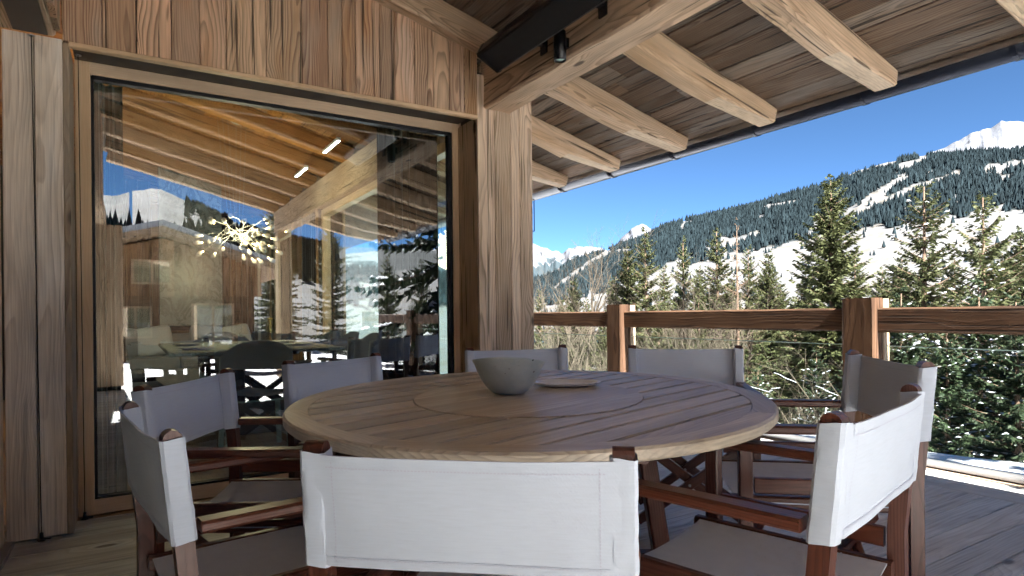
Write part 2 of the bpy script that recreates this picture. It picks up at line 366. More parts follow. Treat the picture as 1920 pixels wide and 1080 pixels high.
# right corner post
rp = empty('corner_post', (2.17, YF, 0), 0, 'thick post of light weathered boards right of the big window', 'post')
pe = [1.952, 2.08, 2.205, 2.276, 2.381]
for i in range(4):
    put(board('board', ((pe[i]+pe[i+1])/2, YF+.014-rnd.uniform(0, .005), .01), ((pe[i]+pe[i+1])/2, YF+.014, 2.60), pe[i+1]-pe[i]-.002, .028, (0, -1, 0), M['post'], rp, .003), rp)
put(board('reveal_board', (1.966, YF+.17, .01), (1.966, YF+.17, 2.32), .28, .024, (-1, 0, 0), M['beam'], rp, .003), rp)
for k in range(3):
    put(board('side_board', (2.367, YF+.11+k*.17, .01), (2.367, YF+.11+k*.17, 2.60), .168, .026, (1, 0, 0), M['post'], rp, .003), rp)
mb = MB(); mb.box((2.166, YF+.29, 1.32), (.37, .5, 2.62)); put(mb.build('core', M['soffit'], rp), rp)

# patio window
win = empty('patio_window', (.87, YG, 0), 0, 'tall sliding patio window in a pale wooden frame, the room and reflections in its glass', 'window')
def wput(o): return put(o, win)
wput(board('stile', (-.2, YG+.04, 0.004), (-.2, YG+.04, 2.36), .068, .08, (0, -1, 0), M['frame'], win, .004))
wput(board('stile', (1.945, YG+.04, 0.004), (1.945, YG+.04, 2.36), .068, .08, (0, -1, 0), M['frame'], win, .004))
wput(board('head_rail', (-.166, YG+.042, 2.322), (1.911, YG+.042, 2.322), .076, .08, (0, -1, 0), M['frame'], win, .004))
wput(board('sill_rail', (-.166, YG+.042, .042), (1.911, YG+.042, .042), .076, .08, (0, -1, 0), M['frame'], win, .004))
mb = MB()
for c, d in (((-.160, YG+.035, 1.18), (.014, .05, 2.2)), ((1.898, YG+.035, 1.18), (.028, .05, 2.2)), ((.87, YG+.035, 2.274), (2.06, .05, .022)), ((.87, YG+.035, .086), (2.06, .05, .012))): mb.box(c, d)
wput(mb.build('gasket', M['frameblack'], win))
mb = MB(); mb.box((.87, YG+.04, 1.18), (2.06, .012, 2.19)); wput(mb.build('glass_pane', M['glass'], win))

# left side wall with its own glazed door, beam and blind
side = empty('side_wall', (-.5, 1.5, 0), 0, 'side wall with pale door jamb at the left edge of the terrace', 'wall')
put(board('jamb', (-.53, 3.50, .004), (-.53, 3.50, 2.33), .115, .08, (1, 0, 0), M['frame'], side, .004), side)
put(board('jamb', (-.53, -.2, .004), (-.53, -.2, 2.33), .115, .08, (1, 0, 0), M['frame'], side, .004), side)
put(board('head', (-.53, -.14, 2.28), (-.53, 3.44, 2.28), .1, .08, (1, 0, 0), M['frame'], side, .004), side)
put(board('threshold', (-.5, -.3, .004), (-.5, 3.56, .004), .09, .03, (0, 0, 1), M['steel'], side, .004), side)
mb = MB(); mb.box((-.55, 1.65, 1.14), (.012, 3.6, 2.2)); put(mb.build('glass_pane', M['glass'], side), side)
mb = MB(); mb.box((-.75, 1.65, 1.2), (.03, 3.9, 2.4)); put(mb.build('curtain_lining', M['soffit'], side), side)
for k in range(30):
    yy = YF-.08-k*.15
    put(board('board', (-.274, yy-.075, 2.335), (-.274, yy-.075, 3.30), .147, .025, (1, 0, 0), M['wall'], side, .003), side)
for k in range(8):
    yy = -.35-k*.15
    put(board('board', (-.48, yy, 0.004), (-.48, yy, 2.33), .147, .025, (1, 0, 0), M['pillar'], side, .003), side)
lb = timber('lintel_beam', (-.39, -2.78, 2.445), (-.39, 3.56, 2.445), .212, .226, (0, 0, 1), M['beam'], side, .004, 4); put(lb, side)

# rear roof posts; the left one is added to shade the deck
for (x, y, h, wx, lab) in ((-.29, -2.66, 2.33, .40, 'added rear timber post shading the deck behind the viewer on the left'), (2.106, -2.62, 2.375, .212, 'rear timber post under the main roof beam behind the viewer')):
    e = empty('timber_post', (x, y, 0), 0, lab, 'post', 'rear posts of the terrace roof')
    timber('shaft', (0, 0, .06), (0, 0, h), wx, .21, (0, -1, 0), M['post'], e, .004, 33, 10)
    mb = MB(); mb.box((0, 0, .03), (wx-.06, .15, .06)); mb.build('foot_plate', M['metal'], e)

# roller blinds: cassette, guide cable, floor anchor
def blind(loc, label, cas, cable):
    e = empty('roller_blind', loc, 0, label, 'blind', 'outdoor roller blinds on cables')
    mb = MB(); mb.box(*cas); put(mb.build('cassette', M['soffit'], e), e)
    mb = MB(); mb.tube([cable[0], cable[1]], .0022, 6); put(mb.build('guide_cable', M['black'], e), e)
    p = Vector(cable[1]); mb = MB()
    mb.tube([p+Vector((0, 0, -.004)), p+Vector((0, 0, .03))], [.009, .007], 10); mb.lathe([(0, .0), (.016, 0.002), (.017, .006), (.008, .01), (0, .011)], 14, 0, p+Vector((0, 0, -.008)))
    mb.tube([p+Vector((.005, -.005, .004)), p+Vector((.035, -.012, .004))], .006, 8)
    put(mb.build('floor_anchor', M['metal'], e, True), e)
    q = Vector(cable[0]); mb = MB(); mb.lathe([(.004, 0), (.014, -.001), (.014, .004), (.004, .004)], 14, 0, q+Vector((0, 0, -.003))); put(mb.build('eyelet', M['steel'], e, True), e)
blind((-.374, 2.2, 2.3), 'dark roller blind cassette under the beam at the top left corner', ((-.374, 1.75, 2.326), (.126, 3.55, .014)), ((-.375, YF-.02, 2.318), (-.355, YF-.03, .012)))
blind((.85, YF+.15, 2.33), 'dark blind slot with thin cable above the big window', ((.86, YF+.155, 2.366), (2.18, .24, .05)), ((-.212, YF+.2, 2.34), (-.205, YF+.22, .012)))

# roof: planks, rafters, purlin
roof = empty('roof', (1.8, 0, 3), 0, 'sloping timber roof with old planks on heavy rafters over the terrace', 'roof')
cs = math.cos(SL); nrm = Vector((-math.sin(SL), 0, -cs))       # the side seen from below
def ceil_z(x): return zr(x)+HR
def ceil_plank(x0, x1, ya, yb, mat):
    xm = (x0+x1)/2; zc = ceil_z(xm)+.013+rnd.uniform(0, .004)
    put(board('ceiling_plank', (xm, ya+.001, zc), (xm, yb-.001, zc), (x1-x0)/cs-.004, .024, (math.sin(SL)*-1, 0, -cs), mat, roof, .003), roof)
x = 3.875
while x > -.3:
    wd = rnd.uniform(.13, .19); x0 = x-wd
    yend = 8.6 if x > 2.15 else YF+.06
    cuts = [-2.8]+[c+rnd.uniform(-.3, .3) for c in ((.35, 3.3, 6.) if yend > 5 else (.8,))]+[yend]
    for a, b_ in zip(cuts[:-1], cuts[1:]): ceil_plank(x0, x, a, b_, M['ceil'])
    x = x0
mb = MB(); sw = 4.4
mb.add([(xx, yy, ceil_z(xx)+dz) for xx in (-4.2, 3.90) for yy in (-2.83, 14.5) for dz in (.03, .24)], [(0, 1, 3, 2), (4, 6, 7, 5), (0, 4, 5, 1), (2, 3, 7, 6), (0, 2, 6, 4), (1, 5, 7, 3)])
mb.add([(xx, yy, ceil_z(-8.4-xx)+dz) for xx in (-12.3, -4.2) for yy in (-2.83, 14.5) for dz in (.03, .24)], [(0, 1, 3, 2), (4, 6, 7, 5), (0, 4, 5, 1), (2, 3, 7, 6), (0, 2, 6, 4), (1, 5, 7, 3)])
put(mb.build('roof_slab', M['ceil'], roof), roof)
k = 0
for i in range(-6, 9):
    yc = 1.945+.8*i
    xa = -.26 if yc < YF+.1 else 2.1
    zc = lambda xx: zr(xx)+HR/2
    o = timber('rafter', (xa, yc, zc(xa)), (3.80, yc, zc(3.80)), .142, HR, (math.sin(SL), 0, cs), M['beam'], roof, .012, i+20, 18, (.56, .06), [M['beam'], M['beamcut']])
    put(o, roof)
pu = timber('purlin', (2.106, -2.8, 2.545), (2.106, 3.60, 2.545), .212, .335, (0, 0, 1), M['purlin'], roof, .010, 3, 40); put(pu, roof)
put(timber('wall_purlin', (2.106, 3.62, 2.545), (2.106, 13.9, 2.545), .212, .333, (0, 0, 1), M['purlin'], roof, .006, 5, 20), roof)
put(timber('verge_board', (-.3, -2.815, ceil_z(-.3)+.1), (3.9, -2.815, ceil_z(3.9)+.1), .03, .3, (math.sin(SL), 0, cs), M['beam'], roof, .002, 9), roof)

# gutter
gut = empty('rain_gutter', (3.955, 2.9, 2.39), 0, 'dark half-round metal rain gutter along the eaves', 'gutter')
prof = [(math.cos(a)*.082, math.sin(a)*.082) for a in [math.pi+math.pi*q/14 for q in range(15)]]
pr2 = [(c*1., s_) for c, s_ in prof]+[(.090, .004), (.090, -.004)]+[(c*.955, s_*.955) for c, s_ in prof[::-1]]
mb = MB(); mb.prism([(3.972+a, 2.408+b_) for a, b_ in pr2], -2.85, 8.7, 'y'); put(mb.build('trough', M['gutter'], gut, True), gut)
for i in range(-5, 9):
    yb = 2.16+.8*i; mb = MB()
    br = [(math.cos(a)*.087, math.sin(a)*.087) for a in [math.pi*.93+math.pi*1.1*q/14 for q in range(15)]]+[(math.cos(a)*.0815, math.sin(a)*.0815) for a in [math.pi*.93+math.pi*1.1*q/14 for q in range(14, -1, -1)]]
    mb.prism([(3.972+a, 2.408+b_) for a, b_ in br], yb-.014, yb+.014, 'y'); put(mb.build('bracket', M['gutter'], gut), gut)
mb = MB(); mb.box((3.885, 2.9, 2.415), (.006, 11.4, .07)); put(mb.build('drip_edge', M['steel'], gut), gut)

# heater, spotlight and lamp frame
ht = empty('patio_heater', (1.80, 2.61, 2.5), 0, 'long black infrared heater hung beside the main roof beam', 'heater')
rt = Matrix.Rotation(R(28), 3, 'Y')
def hsec(w_, h_, bev):
    return [(-w_/2+bev, -h_/2), (w_/2-bev, -h_/2), (w_/2, -h_/2+bev), (w_/2, h_/2-bev), (w_/2-bev, h_/2), (-w_/2+bev, h_/2), (-w_/2, h_/2-bev), (-w_/2, -h_/2+bev)]
def hpr(name, sec, ya, yb, mat, cx=1.785, cz=2.497):
    mb = MB(); pts = [rt @ Vector((a, 0, b_)) for a, b_ in sec]; mb.prism([(p.x+cx, p.z+cz) for p in pts], ya, yb, 'y'); return put(mb.build(name, mat, ht), ht)
hpr('housing', hsec(.165, .085, .012), 2.12, 3.08, M['black'])
hpr('end_cap', hsec(.170, .090, .012), 3.08, 3.105, M['black']); hpr('end_cap', hsec(.170, .090, .012), 2.095, 2.12, M['black'])
hpr('glass_front', hsec(.13, .004, .001), 2.16, 3.04, M['frameblack'], 1.785-.0205, 2.497-.0385)
for yy in (2.35, 2.86):
    mb = MB(); mb.box((1.93, yy, 2.53), (.16, .04, .012)); mb.box((1.993, yy, 2.53), (.01, .06, .1)); put(mb.build('wall_bracket', M['metal'], ht), ht)
sl = empty('spotlight', (1.95, 2.65, 2.36), 0, 'small black cylinder spotlight fixed to the main roof beam', 'spotlight')
mb = MB(); mb.lathe([(0, .155), (.031, .155), (.034, .15), (.034, 0), (.030, -.002), (.029, .012), (0, .012)], 24); mb.build('housing', M['black'], sl, True)
mb = MB(); mb.lathe([(0, .004), (.02, .005), (.0285, .011)], 20); mb.build('lens', M['glassedge'], sl, True)
mb = MB(); mb.box((.038, 0, .10), (.03, .03, .05)); mb.build('arm', M['black'], sl)
lf = empty('wall_lantern', (2.40, 3.62, 1.6), 0, 'thin black wire lantern frame on the far side of the corner post', 'lantern')
mb = MB()
for a, b_ in (((-.02, 0), (.024, 0)), ((.024, 0), (.024, .225)), ((.024, .225), (-.02, .225))): mb.tube([(a[0], 0, a[1]), (b_[0], 0, b_[1])], .0035, 6)
mb.build('frame', M['black'], lf)
mb = MB(); mb.box((-.014, 0, .11), (.012, .03, .1)); mb.build('back_plate', M['black'], lf)

# railing
rail = empty('terrace_railing', (4.38, 2.4, 0), 0, 'dark brown timber railing with thick posts and glass panels', 'railing')
PY = [(-5.35, -5.12), (-2.81, -2.58), (-.27, -.04), (2.275, 2.50), (4.815, 5.04), (7.35, 7.58)]
for i, (a, b_) in enumerate(PY):
    yc = (a+b_)/2
    po = timber('post', (4.335, yc, -.1), (4.335, yc, 1.105), b_-a, .125, (-1, 0, 0), M['rail'], rail, .004, i+60, 6); put(po, rail)
    mb = MB()
    oc = link('outer_post', board_mesh(1.2, b_-a-.02, .075, .004, M['railout']), po, po.matrix_basis.inverted() @ W2L(rail) @ frame_mat((4.455, yc, -.1), (4.455, yc, 1.10), (1, 0, 0)))
for i in range(5):
    a, b_ = PY[i][1], PY[i+1][0]
    put(timber('handrail', (4.385, a+.002, .952), (4.385, b_-.002, .952), .13, .166, (0, 0, 1), M['rail'], rail, .003, i+80, 10), rail)
    mb = MB(); mb.box((4.408, (a+b_)/2, .41), (.012, b_-a-.02, .72)); gp = put(mb.build('glass_panel', M['railglass'], rail), rail)
    mb = MB(); mb.box((4.408, (a+b_)/2, .774), (.012, b_-a-.02, .006)); ge_ = mb.build('panel_edge', M['glassedge'], gp); ge_.matrix_basis = Matrix()
    mb = MB(); mb.box((4.408, (a+b_)/2, .03), (.035, b_-a-.02, .05)); put(mb.build('panel_channel', M['steel'], rail), rail)

# ------------------------------------------------------------------ round table
TC = (1.112, 1.701); TA = R(90-78.2)
tb = empty('round_table', (TC[0], TC[1], 0), TA, 'large round slatted hardwood garden table with a flush turning centre disc', 'table')
nx_, ny_ = math.sin(R(-.94)), math.sin(R(-.88))
_tz = Vector((nx_, ny_, 1)).normalized(); _tx = Vector((math.cos(TA), math.sin(TA), 0)); _tx = (_tx-_tz*_tx.dot(_tz)).normalized(); _ty = _tz.cross(_tx)
tb.matrix_basis = Matrix(((_tx.x, _ty.x, _tz.x, TC[0]), (_tx.y, _ty.y, _tz.y, TC[1]), (_tx.z, _ty.z, _tz.z, 0.006), (0, 0, 0, 1)))
TZ = .746; TT = .032; RO, RI, RD = .75, .682, .367
# rim in eight segments
for k in range(8):
    a0, a1 = k*math.pi/4+.3+.0012, (k+1)*math.pi/4+.3-.0012; am = (a0+a1)/2; n = 12; V = []; F = []
    prof = [(RI, 0), (RO-.006, 0), (RO, -.006), (RO, -TT+.006), (RO-.006, -TT), (RI, -TT)]
    mp = len(prof)
    ca = Vector((math.cos(am), math.sin(am), 0)); xa = Vector((-math.sin(am), math.cos(am), 0)); c0 = ca*.72
    for q in range(n+1):
        a = a0+(a1-a0)*q/n
        for r_, z_ in prof:
            p = Vector((r_*math.cos(a), r_*math.sin(a), z_))-c0
            V.append((p.dot(xa), -p.dot(ca), z_))
    for q in range(n):
        for j in range(mp): F.append((q*mp+j, q*mp+(j+1) % mp, (q+1)*mp+(j+1) % mp, (q+1)*mp+j))
    F += [tuple(range(mp))[::-1], tuple(range(n*mp, (n+1)*mp))]
    mw = Matrix(((xa.x, -ca.x, 0, c0.x), (xa.y, -ca.y, 0, c0.y), (0, 0, 1, TZ), (0, 0, 0, 1)))
    link('rim_segment', mesh('rim_segment', V, F, M['table']), tb, mw)
# slats (clipped by rim and disc)
def arc_slat(y0, y1, sgn=None):
    """slat outline between the lines y0<y<y1 within RI, cut at the disc"""
    def ex(r_, yy): return math.sqrt(max(r_*r_-yy*yy, 0))
    ys = [y0+(y1-y0)*q/6 for q in range(7)]; r_ = RI-.0022; rd = RD+.003
    if sgn is None: return [(-ex(r_, yy), yy) for yy in ys]+[(ex(r_, yy), yy) for yy in ys[::-1]]
    return [(sgn*ex(rd, yy) if abs(yy) < rd else 0, yy) for yy in ys]+[(sgn*ex(r_, yy), yy) for yy in ys[::-1]]
NS = 15; pit = 2*RI/NS
for k in range(NS):
    y0, y1 = -RI+k*pit+.0078, -RI+(k+1)*pit-.0078
    if k == 0: y0 = -RI+.004
    if k == NS-1: y1 = RI-.004
    cut = min(abs(y0), abs(y1)) < RD and (y0 < 0 < y1 or min(abs(y0), abs(y1)) < RD-.02)
    for sgn in ((-1, 1) if cut else (None,)):
        poly = arc_slat(y0, y1, sgn); ym = (y0+y1)/2
        if sgn == -1: poly = poly[::-1]
        mb = MB(); mb.prism([(a, b_-ym) for a, b_ in poly], -.024, 0.); mb.build('slat', M['table'], tb, mw=Matrix.Translation((0, ym, TZ-.0005-rnd.uniform(0, .001))))
# centre disc of five staves
for k in range(5):
    y0, y1 = -RD+k*2*RD/5+.0003, -RD+(k+1)*2*RD/5-.0003; ym = (y0+y1)/2
    ys = [y0+(y1-y0)*q/10 for q in range(11)]; ex = lambda yy: math.sqrt(max(RD*RD-yy*yy, 0))
    mb = MB(); mb.prism([(-ex(v), v-ym) for v in ys]+[(ex(v), v-ym) for v in ys[::-1]], -.022, 0)
    mb.build('disc_stave', M['table'], tb, mw=Matrix.Translation((0, ym, TZ+.0012)))
for a in (0, 90):
    for s_ in (-.5, .5):
        d = Vector((math.cos(R(a+45)), math.sin(R(a+45)), 0)); p = Vector((-d.y, d.x, 0))*s_*.5
        board('bearer', p-d*.60+Vector((0, 0, TZ-.05-.001*a/90)), p+d*.60+Vector((0, 0, TZ-.05-.001*a/90)), .05, .03, (0, 0, 1), M['chair'], tb)
for k in range(4):
    a = R(45+90*k); d = Vector((math.cos(a), math.sin(a), 0))
    board('leg', d*.46+Vector((0, 0, .0)), d*.36+Vector((0, 0, TZ-.066)), .075, .055, tuple(d), M['chair'], tb, .006)
for k in range(2):
    a = R(45+90*k); d = Vector((math.cos(a), math.sin(a), 0))
    board('stretcher', -d*.42+Vector((0, 0, .17+k*.045)), d*.42+Vector((0, 0, .17+k*.045)), .04, .04, (0, 0, 1), M['chair'], tb, .004)

def table_top(x, y):                  # world height of the table top
    n = _tz; return TZ+.0074-(n.x*(x-TC[0])+n.y*(y-TC[1]))/n.z

# bowl and dish
m, t = new_mat('speckled_stoneware'); g = NT(t); tc = g.n('ShaderNodeTexCoord').outputs['Object']
v1 = g.n('ShaderNodeTexVoronoi'); v1.inputs['Scale'].default_value = 70; g.lk(tc, v1.inputs['Vector'])
sc_ = g.n('ShaderNodeSeparateColor'); g.lk(v1.outputs['Color'], sc_.inputs[0])
sz = g.math('MULTIPLY', g.math('POWER', sc_.outputs[0], 9.), .26); spk = g.math('LESS_THAN', v1.outputs['Distance'], sz)
b1 = g.noise(tc, 9., 4, .6); col = g.mix(g.smooth(b1, .35, .7), (.46, .54, .55), (.60, .66, .66)); col = g.mix(spk, col, (.03, .03, .03))
g.bsdf(col, .38, .45, g.noise(tc, 60., 3, .5), .15, .003); M['ceramic'] = m
bx, by = 1.075, 1.765
bl = empty('bowl', (bx, by, table_top(bx, by)+.001), R(31), 'blue-grey speckled stoneware bowl with an uneven rim', 'bowl')
def bowl_fn(v, a):
    h = max(v.z, 0)/.113; k = 1+.035*math.sin(a*2+.6)*h+.02*math.sin(a*3+1)*h
    return Vector((v.x*k, v.y*k*(1-.04*h), v.z+h*h*(.011*math.cos(a-math.pi)+.006*math.sin(2*a+.5))))
mb = MB(); po = [(0, 0), (.040, 0), (.052, .003), (.066, .012), (.082, .028), (.098, .052), (.112, .080), (.124, .104), (.131, .112), (.1305, .1145), (.127, .113), (.119, .101), (.106, .078), (.092, .052), (.075, .030), (.045, .014), (0, .011)]
mb.lathe(po, 56, fn=bowl_fn); mb.build('body', M['ceramic'], bl, True)
px_, py_ = 1.335, 1.80
dz = empty('shallow_dish', (px_, py_, table_top(px_, py_)+.001), R(-30), 'flat pale oval dish lying behind the stoneware bowl', 'dish')
def dish_fn(v, a):
    k = 1+.10*math.cos(2*a)+.06*math.cos(3*a+.5)-.10*math.exp(-((a-4.3)/.5)**2)
    return Vector((v.x*1.12*k, v.y*.92*k, v.z))
mb = MB(); mb.lathe([(0, .001), (.07, .001), (.085, .004), (.096, .013), (.0975, .015), (.095, .0155), (.084, .008), (.07, .005), (0, .004)], 56, fn=dish_fn)
M['dish'] = plain('pale_glaze', (.86, .88, .90), .3, .5, 0, 15, .12); mb.build('body', M['dish'], dz, True)

# ------------------------------------------------------------------ director's chairs
def post_mesh(h):
    """rear post: side outline (y,z) with a half-round top and a slight lean, extruded in x"""
    b = .0175; pts = [(-b, 0), (b, 0), (b, .50), (b-.006, .56), (b-.030, h-b)]
    pts += [(-.030+b*math.cos(a), h-b+b*math.sin(a)) for a in [math.pi*q/8 for q in range(1, 8)]]
    pts += [(-b-.030, h-b), (-b-.006, .56), (-b, .50)]
    mb = MB(); mb.prism(pts, -.0175, .0175, 'x')
    # swap so that local X is the length: x_local = z, y_local = x, z_local = y
    return [(v.z-h/2, v.x, v.y) for v in mb.v], mb.f
CW = .262
def back_y(z): return -.006-.024*(z-.56)/.247
def chair_proto():
    e = bpy.data.objects.new('director_chair', None); COL.objects.link(e)
    H = .832; V, F = post_mesh(H); pm = mesh('rear_post', V, F, M['chair'])
    for s in (-1, 1):
        link('rear_post', pm, e, Matrix(((0, 1, 0, s*CW), (0, 0, 1, 0), (1, 0, 0, H/2), (0, 0, 0, 1))))
        board('front_leg', (s*CW, .445, 0), (s*CW, .445, .625), .038, .032, (1, 0, 0), M['chair'], e, .004)
        board('armrest', (s*(CW+.004), .018, .638), (s*(CW+.004), .505, .638), .048, .024, (0, 0, 1), M['chair'], e, .006)
        board('side_rail', (s*CW, .026, .475), (s*CW, .42, .475), .045, .022, (1, 0, 0), M['chair'], e, .004)
        board('foot_rail', (s*CW, .026, .055), (s*CW, .42, .055), .04, .024, (1, 0, 0), M['chair'], e, .004)
        board('seat_rail', (s*(CW-.042), .0, .418), (s*(CW-.042), .475, .418), .036, .030, (1, 0, 0), M['chair'], e, .006)
    for yy in (.075, .365):
        for s in (-1, 1):
            oy = .014*s
            board('cross_leg', (-s*(CW-.045), yy+oy, .395), (s*(CW-.02), yy+oy, .052), .042, .022, (0, 1, 0), M['chair'], e, .004)
        mb = MB(); mb.tube([(0.012, yy-.03, .224), (0.012, yy+.03, .224)], .006, 8); mb.build('pivot_bolt', M['steel'], e)
    # back canvas: panel, two sleeves round the posts
    Z0, Z1 = .618, .812; fr = random.Random(11)
    nx, nz = 28, 10; V = []; F = []
    xo = CW-.004
    def pz(u, v):
        x = -xo+2*xo*u; z = Z0+(Z1-Z0)*v
        sag = .006*(1-(2*u-1)**2)
        y = back_y(z)-.0225-sag+.0035*mnoise.noise(Vector((x*6+z*7, z*9-x*3, 1.)))+.0022*mnoise.noise(Vector((x*18, z*6+x*9, 5.)))*(2*abs(u-.5))
        z += .004*(1-(2*u-1)**2)*(1 if v > .5 else -.4)*abs(2*v-1)*-1
        return x, y, z
    for off in (0, .0028):
        for j in range(nz+1):
            for i in range(nx+1):
                x, y, z = pz(i/nx, j/nz); V.append((x, y+off, z))
    n1 = (nx+1)*(nz+1); q = lambda i, j, o=0: o+j*(nx+1)+i
    for j in range(nz):
        for i in range(nx):
            F.append((q(i, j), q(i+1, j), q(i+1, j+1), q(i, j+1))); F.append((q(i, j, n1), q(i, j+1, n1), q(i+1, j+1, n1), q(i+1, j, n1)))
    for i in range(nx): F.append((q(i, 0), q(i, 0, n1), q(i+1, 0, n1), q(i+1, 0))); F.append((q(i, nz), q(i+1, nz), q(i+1, nz, n1), q(i, nz, n1)))
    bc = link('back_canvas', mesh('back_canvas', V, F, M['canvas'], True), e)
    for s in (-1, 1):
        V = []; F = []; nr = 20; nzz = 14
        for j in range(nzz+1):
            v = j/nzz; z = Z0-.004+(Z1-Z0+.008)*v
            for k in range(nr):
                a = 2*math.pi*k/nr; c_, s_ = math.cos(a), math.sin(a); p = 7.
                rr = (abs(c_)**p+abs(s_)**p)**(-1/p)
                x = s*CW+rr*c_*.0220; y = back_y(z)+rr*s_*.0222
                wr = mnoise.noise(Vector((x*14+s*7, y*14, z*26)))*.0045*(1.3-v)+mnoise.noise(Vector((x*40, y*40+3, z*30+s)))*.0016
                wr = abs(wr)
                V.append((x+c_*wr, y+s_*wr, z+.002*math.sin(a*2)))
        for j in range(nzz):
            for k in range(nr): F.append((j*nr+k, j*nr+(k+1) % nr, (j+1)*nr+(k+1) % nr, (j+1)*nr+k))
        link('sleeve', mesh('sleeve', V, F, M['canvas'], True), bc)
    # seams: hem strips top and bottom, upright seams, stitches
    V = []; F = []
    def strip(P0, P1, nrm_, n):
        pass
    for v0, v1 in ((.885, 1.004), (-.004, .085)):
        b0 = len(V)
        for i in range(nx-1):
            u = (i+1)/nx
            for v in (v0, v1):
                x, y, z = pz(u, v); V.append((x, y-.0009, z)); V.append((x, y+.0037, z))
        for i in range(nx-2):
            a = b0+i*4; c = a+4
            F += [(a, c, c+2, a+2), (a+1, a+3, c+3, c+1), (a, a+1, c+1, c), (a+2, c+2, c+3, a+3)]
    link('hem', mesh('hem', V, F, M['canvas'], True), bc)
    V = []; F = []
    def dash(p, q, wv):
        b0 = len(V); V.extend([p-wv, p+wv, q+wv, q-wv]); F.append((b0, b0+1, b0+2, b0+3))
    for side, oy in ((-1, -.0016), (1, .0045)):
        for v in (.90, .072):
            for i in range(78):
                u0 = .045+.91*i/78; u1 = u0+.91/78*.62
                a = Vector(pz(u0, v)); b_ = Vector(pz(u1, v)); a.y += oy; b_.y += oy; dash(a, b_, Vector((0, 0, .0009)))
        for u in (.066, .934):
            for i in range(30):
                a = Vector(pz(u, .04+.92*i/30)); b_ = Vector(pz(u, .04+.92*(i+.6)/30)); a.y += oy*.8; b_.y += oy*.8; dash(a, b_, Vector((.0009, 0, 0)))
    link('stitching', mesh('stitching', V, F, M['stitch']), bc)
    # seat canvas
    V = []; F = []; nx2, ny2 = 20, 14; xo2 = CW-.042
    for off in (0, -.003):
        for j in range(ny2+1):
            for i in range(nx2+1):
                u = i/nx2; x = -xo2-.016+(2*xo2+.032)*u; yq = .008+.45*j/ny2; e_ = abs(2*u-1)
                z = .4385-.026*(1-e_**2.2)-.020*max(0, (e_-.93)/.07)+.0018*mnoise.noise(Vector((x*8, yq*8, 4.)))
                V.append((x, yq, z+off))
    n1 = (nx2+1)*(ny2+1); q = lambda i, j, o=0: o+j*(nx2+1)+i
    for j in range(ny2):
        for i in range(nx2):
            F.append((q(i, j), q(i+1, j), q(i+1, j+1), q(i, j+1))); F.append((q(i, j, n1), q(i, j+1, n1), q(i+1, j+1, n1), q(i+1, j, n1)))
    for i in range(nx2): F.append((q(i, 0), q(i, 0, n1), q(i+1, 0, n1), q(i+1, 0))); F.append((q(i, ny2), q(i+1, ny2), q(i+1, ny2, n1), q(i, ny2, n1)))
    for j in range(ny2): F.append((q(0, j), q(0, j+1), q(0, j+1, n1), q(0, j, n1))); F.append((q(nx2, j), q(nx2, j, n1), q(nx2, j+1, n1), q(nx2, j+1)))
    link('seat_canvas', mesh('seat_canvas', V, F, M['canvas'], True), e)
    return e
def copy_tree(o, parent=None):
    c = o.copy(); COL.objects.link(c); c.parent = parent
    if parent is not None: c.matrix_basis = o.matrix_basis.copy()
    for ch in list(o.children): copy_tree(ch, c)
    return c
CH = [  # x, y, rotation, scale, label
    (.460, .898, -39.8, .972, "director's chair nearest the camera, its white canvas back seen from behind"),
    (.030, 1.573, -82.7, .972, "director's chair at the left front, its canvas back seen almost edge-on"),
    (.162, 2.247, 238.9, .998, "director's chair at the left, between the left front chair and the window"),
    (.787, 2.798, 208.8, 1.004, "director's chair behind the table's left end, close to the glass"),
    (1.771, 2.822, 168.2, 1.016, "director's chair behind the stoneware bowl, in front of the corner post"),
    (2.463, 2.280, 136.7, 1.016, "director's chair at the back right, just right of the far railing post"),
    (2.124, 1.097, 48.7, 1.046, "director's chair at the right edge of the group, in front of the near railing post"),
    (1.262, .664, 13.8, 1.02, "director's chair at the right front with water drops on its seat")]
proto = chair_proto()
chairs = []
for i, (x, y, a, s, lab) in enumerate(CH):
    o = proto if i == 0 else copy_tree(proto)
    o.location = (x-math.sin(R(a))*.03*s, y+math.cos(R(a))*.03*s, .002); o.rotation_euler = (0, 0, R(a)); o.scale = (s, s, s); tag(o, lab, 'chair', "folding director's chairs round the table"); chairs.append(o)
# water drops on the front right seat
m, t = new_mat('water_drops'); g = NT(t); p = g.bsdf((.95, .97, 1), .02, .5); p.inputs['Transmission Weight'].default_value = 1.; p.inputs['IOR'].default_value = 1.33; M['water'] = m
mb = MB(); dr = random.Random(5)
for k in range(46):
    x, y_ = .12+dr.gauss(0, .035), .15+dr.gauss(0, .05); r_ = dr.uniform(.0015, .0045); e_ = abs(x)/.21
    z = .4395-.026*(1-min(e_, 1)**2.2)
    mb.lathe([(r_, 0), (r_*.85, r_*.4), (r_*.45, r_*.65), (0, r_*.72)], 8, 0, (x, y_, z))
o = mb.build('water_drops', M['water'], chairs[7], True); tag(o, kind='stuff')

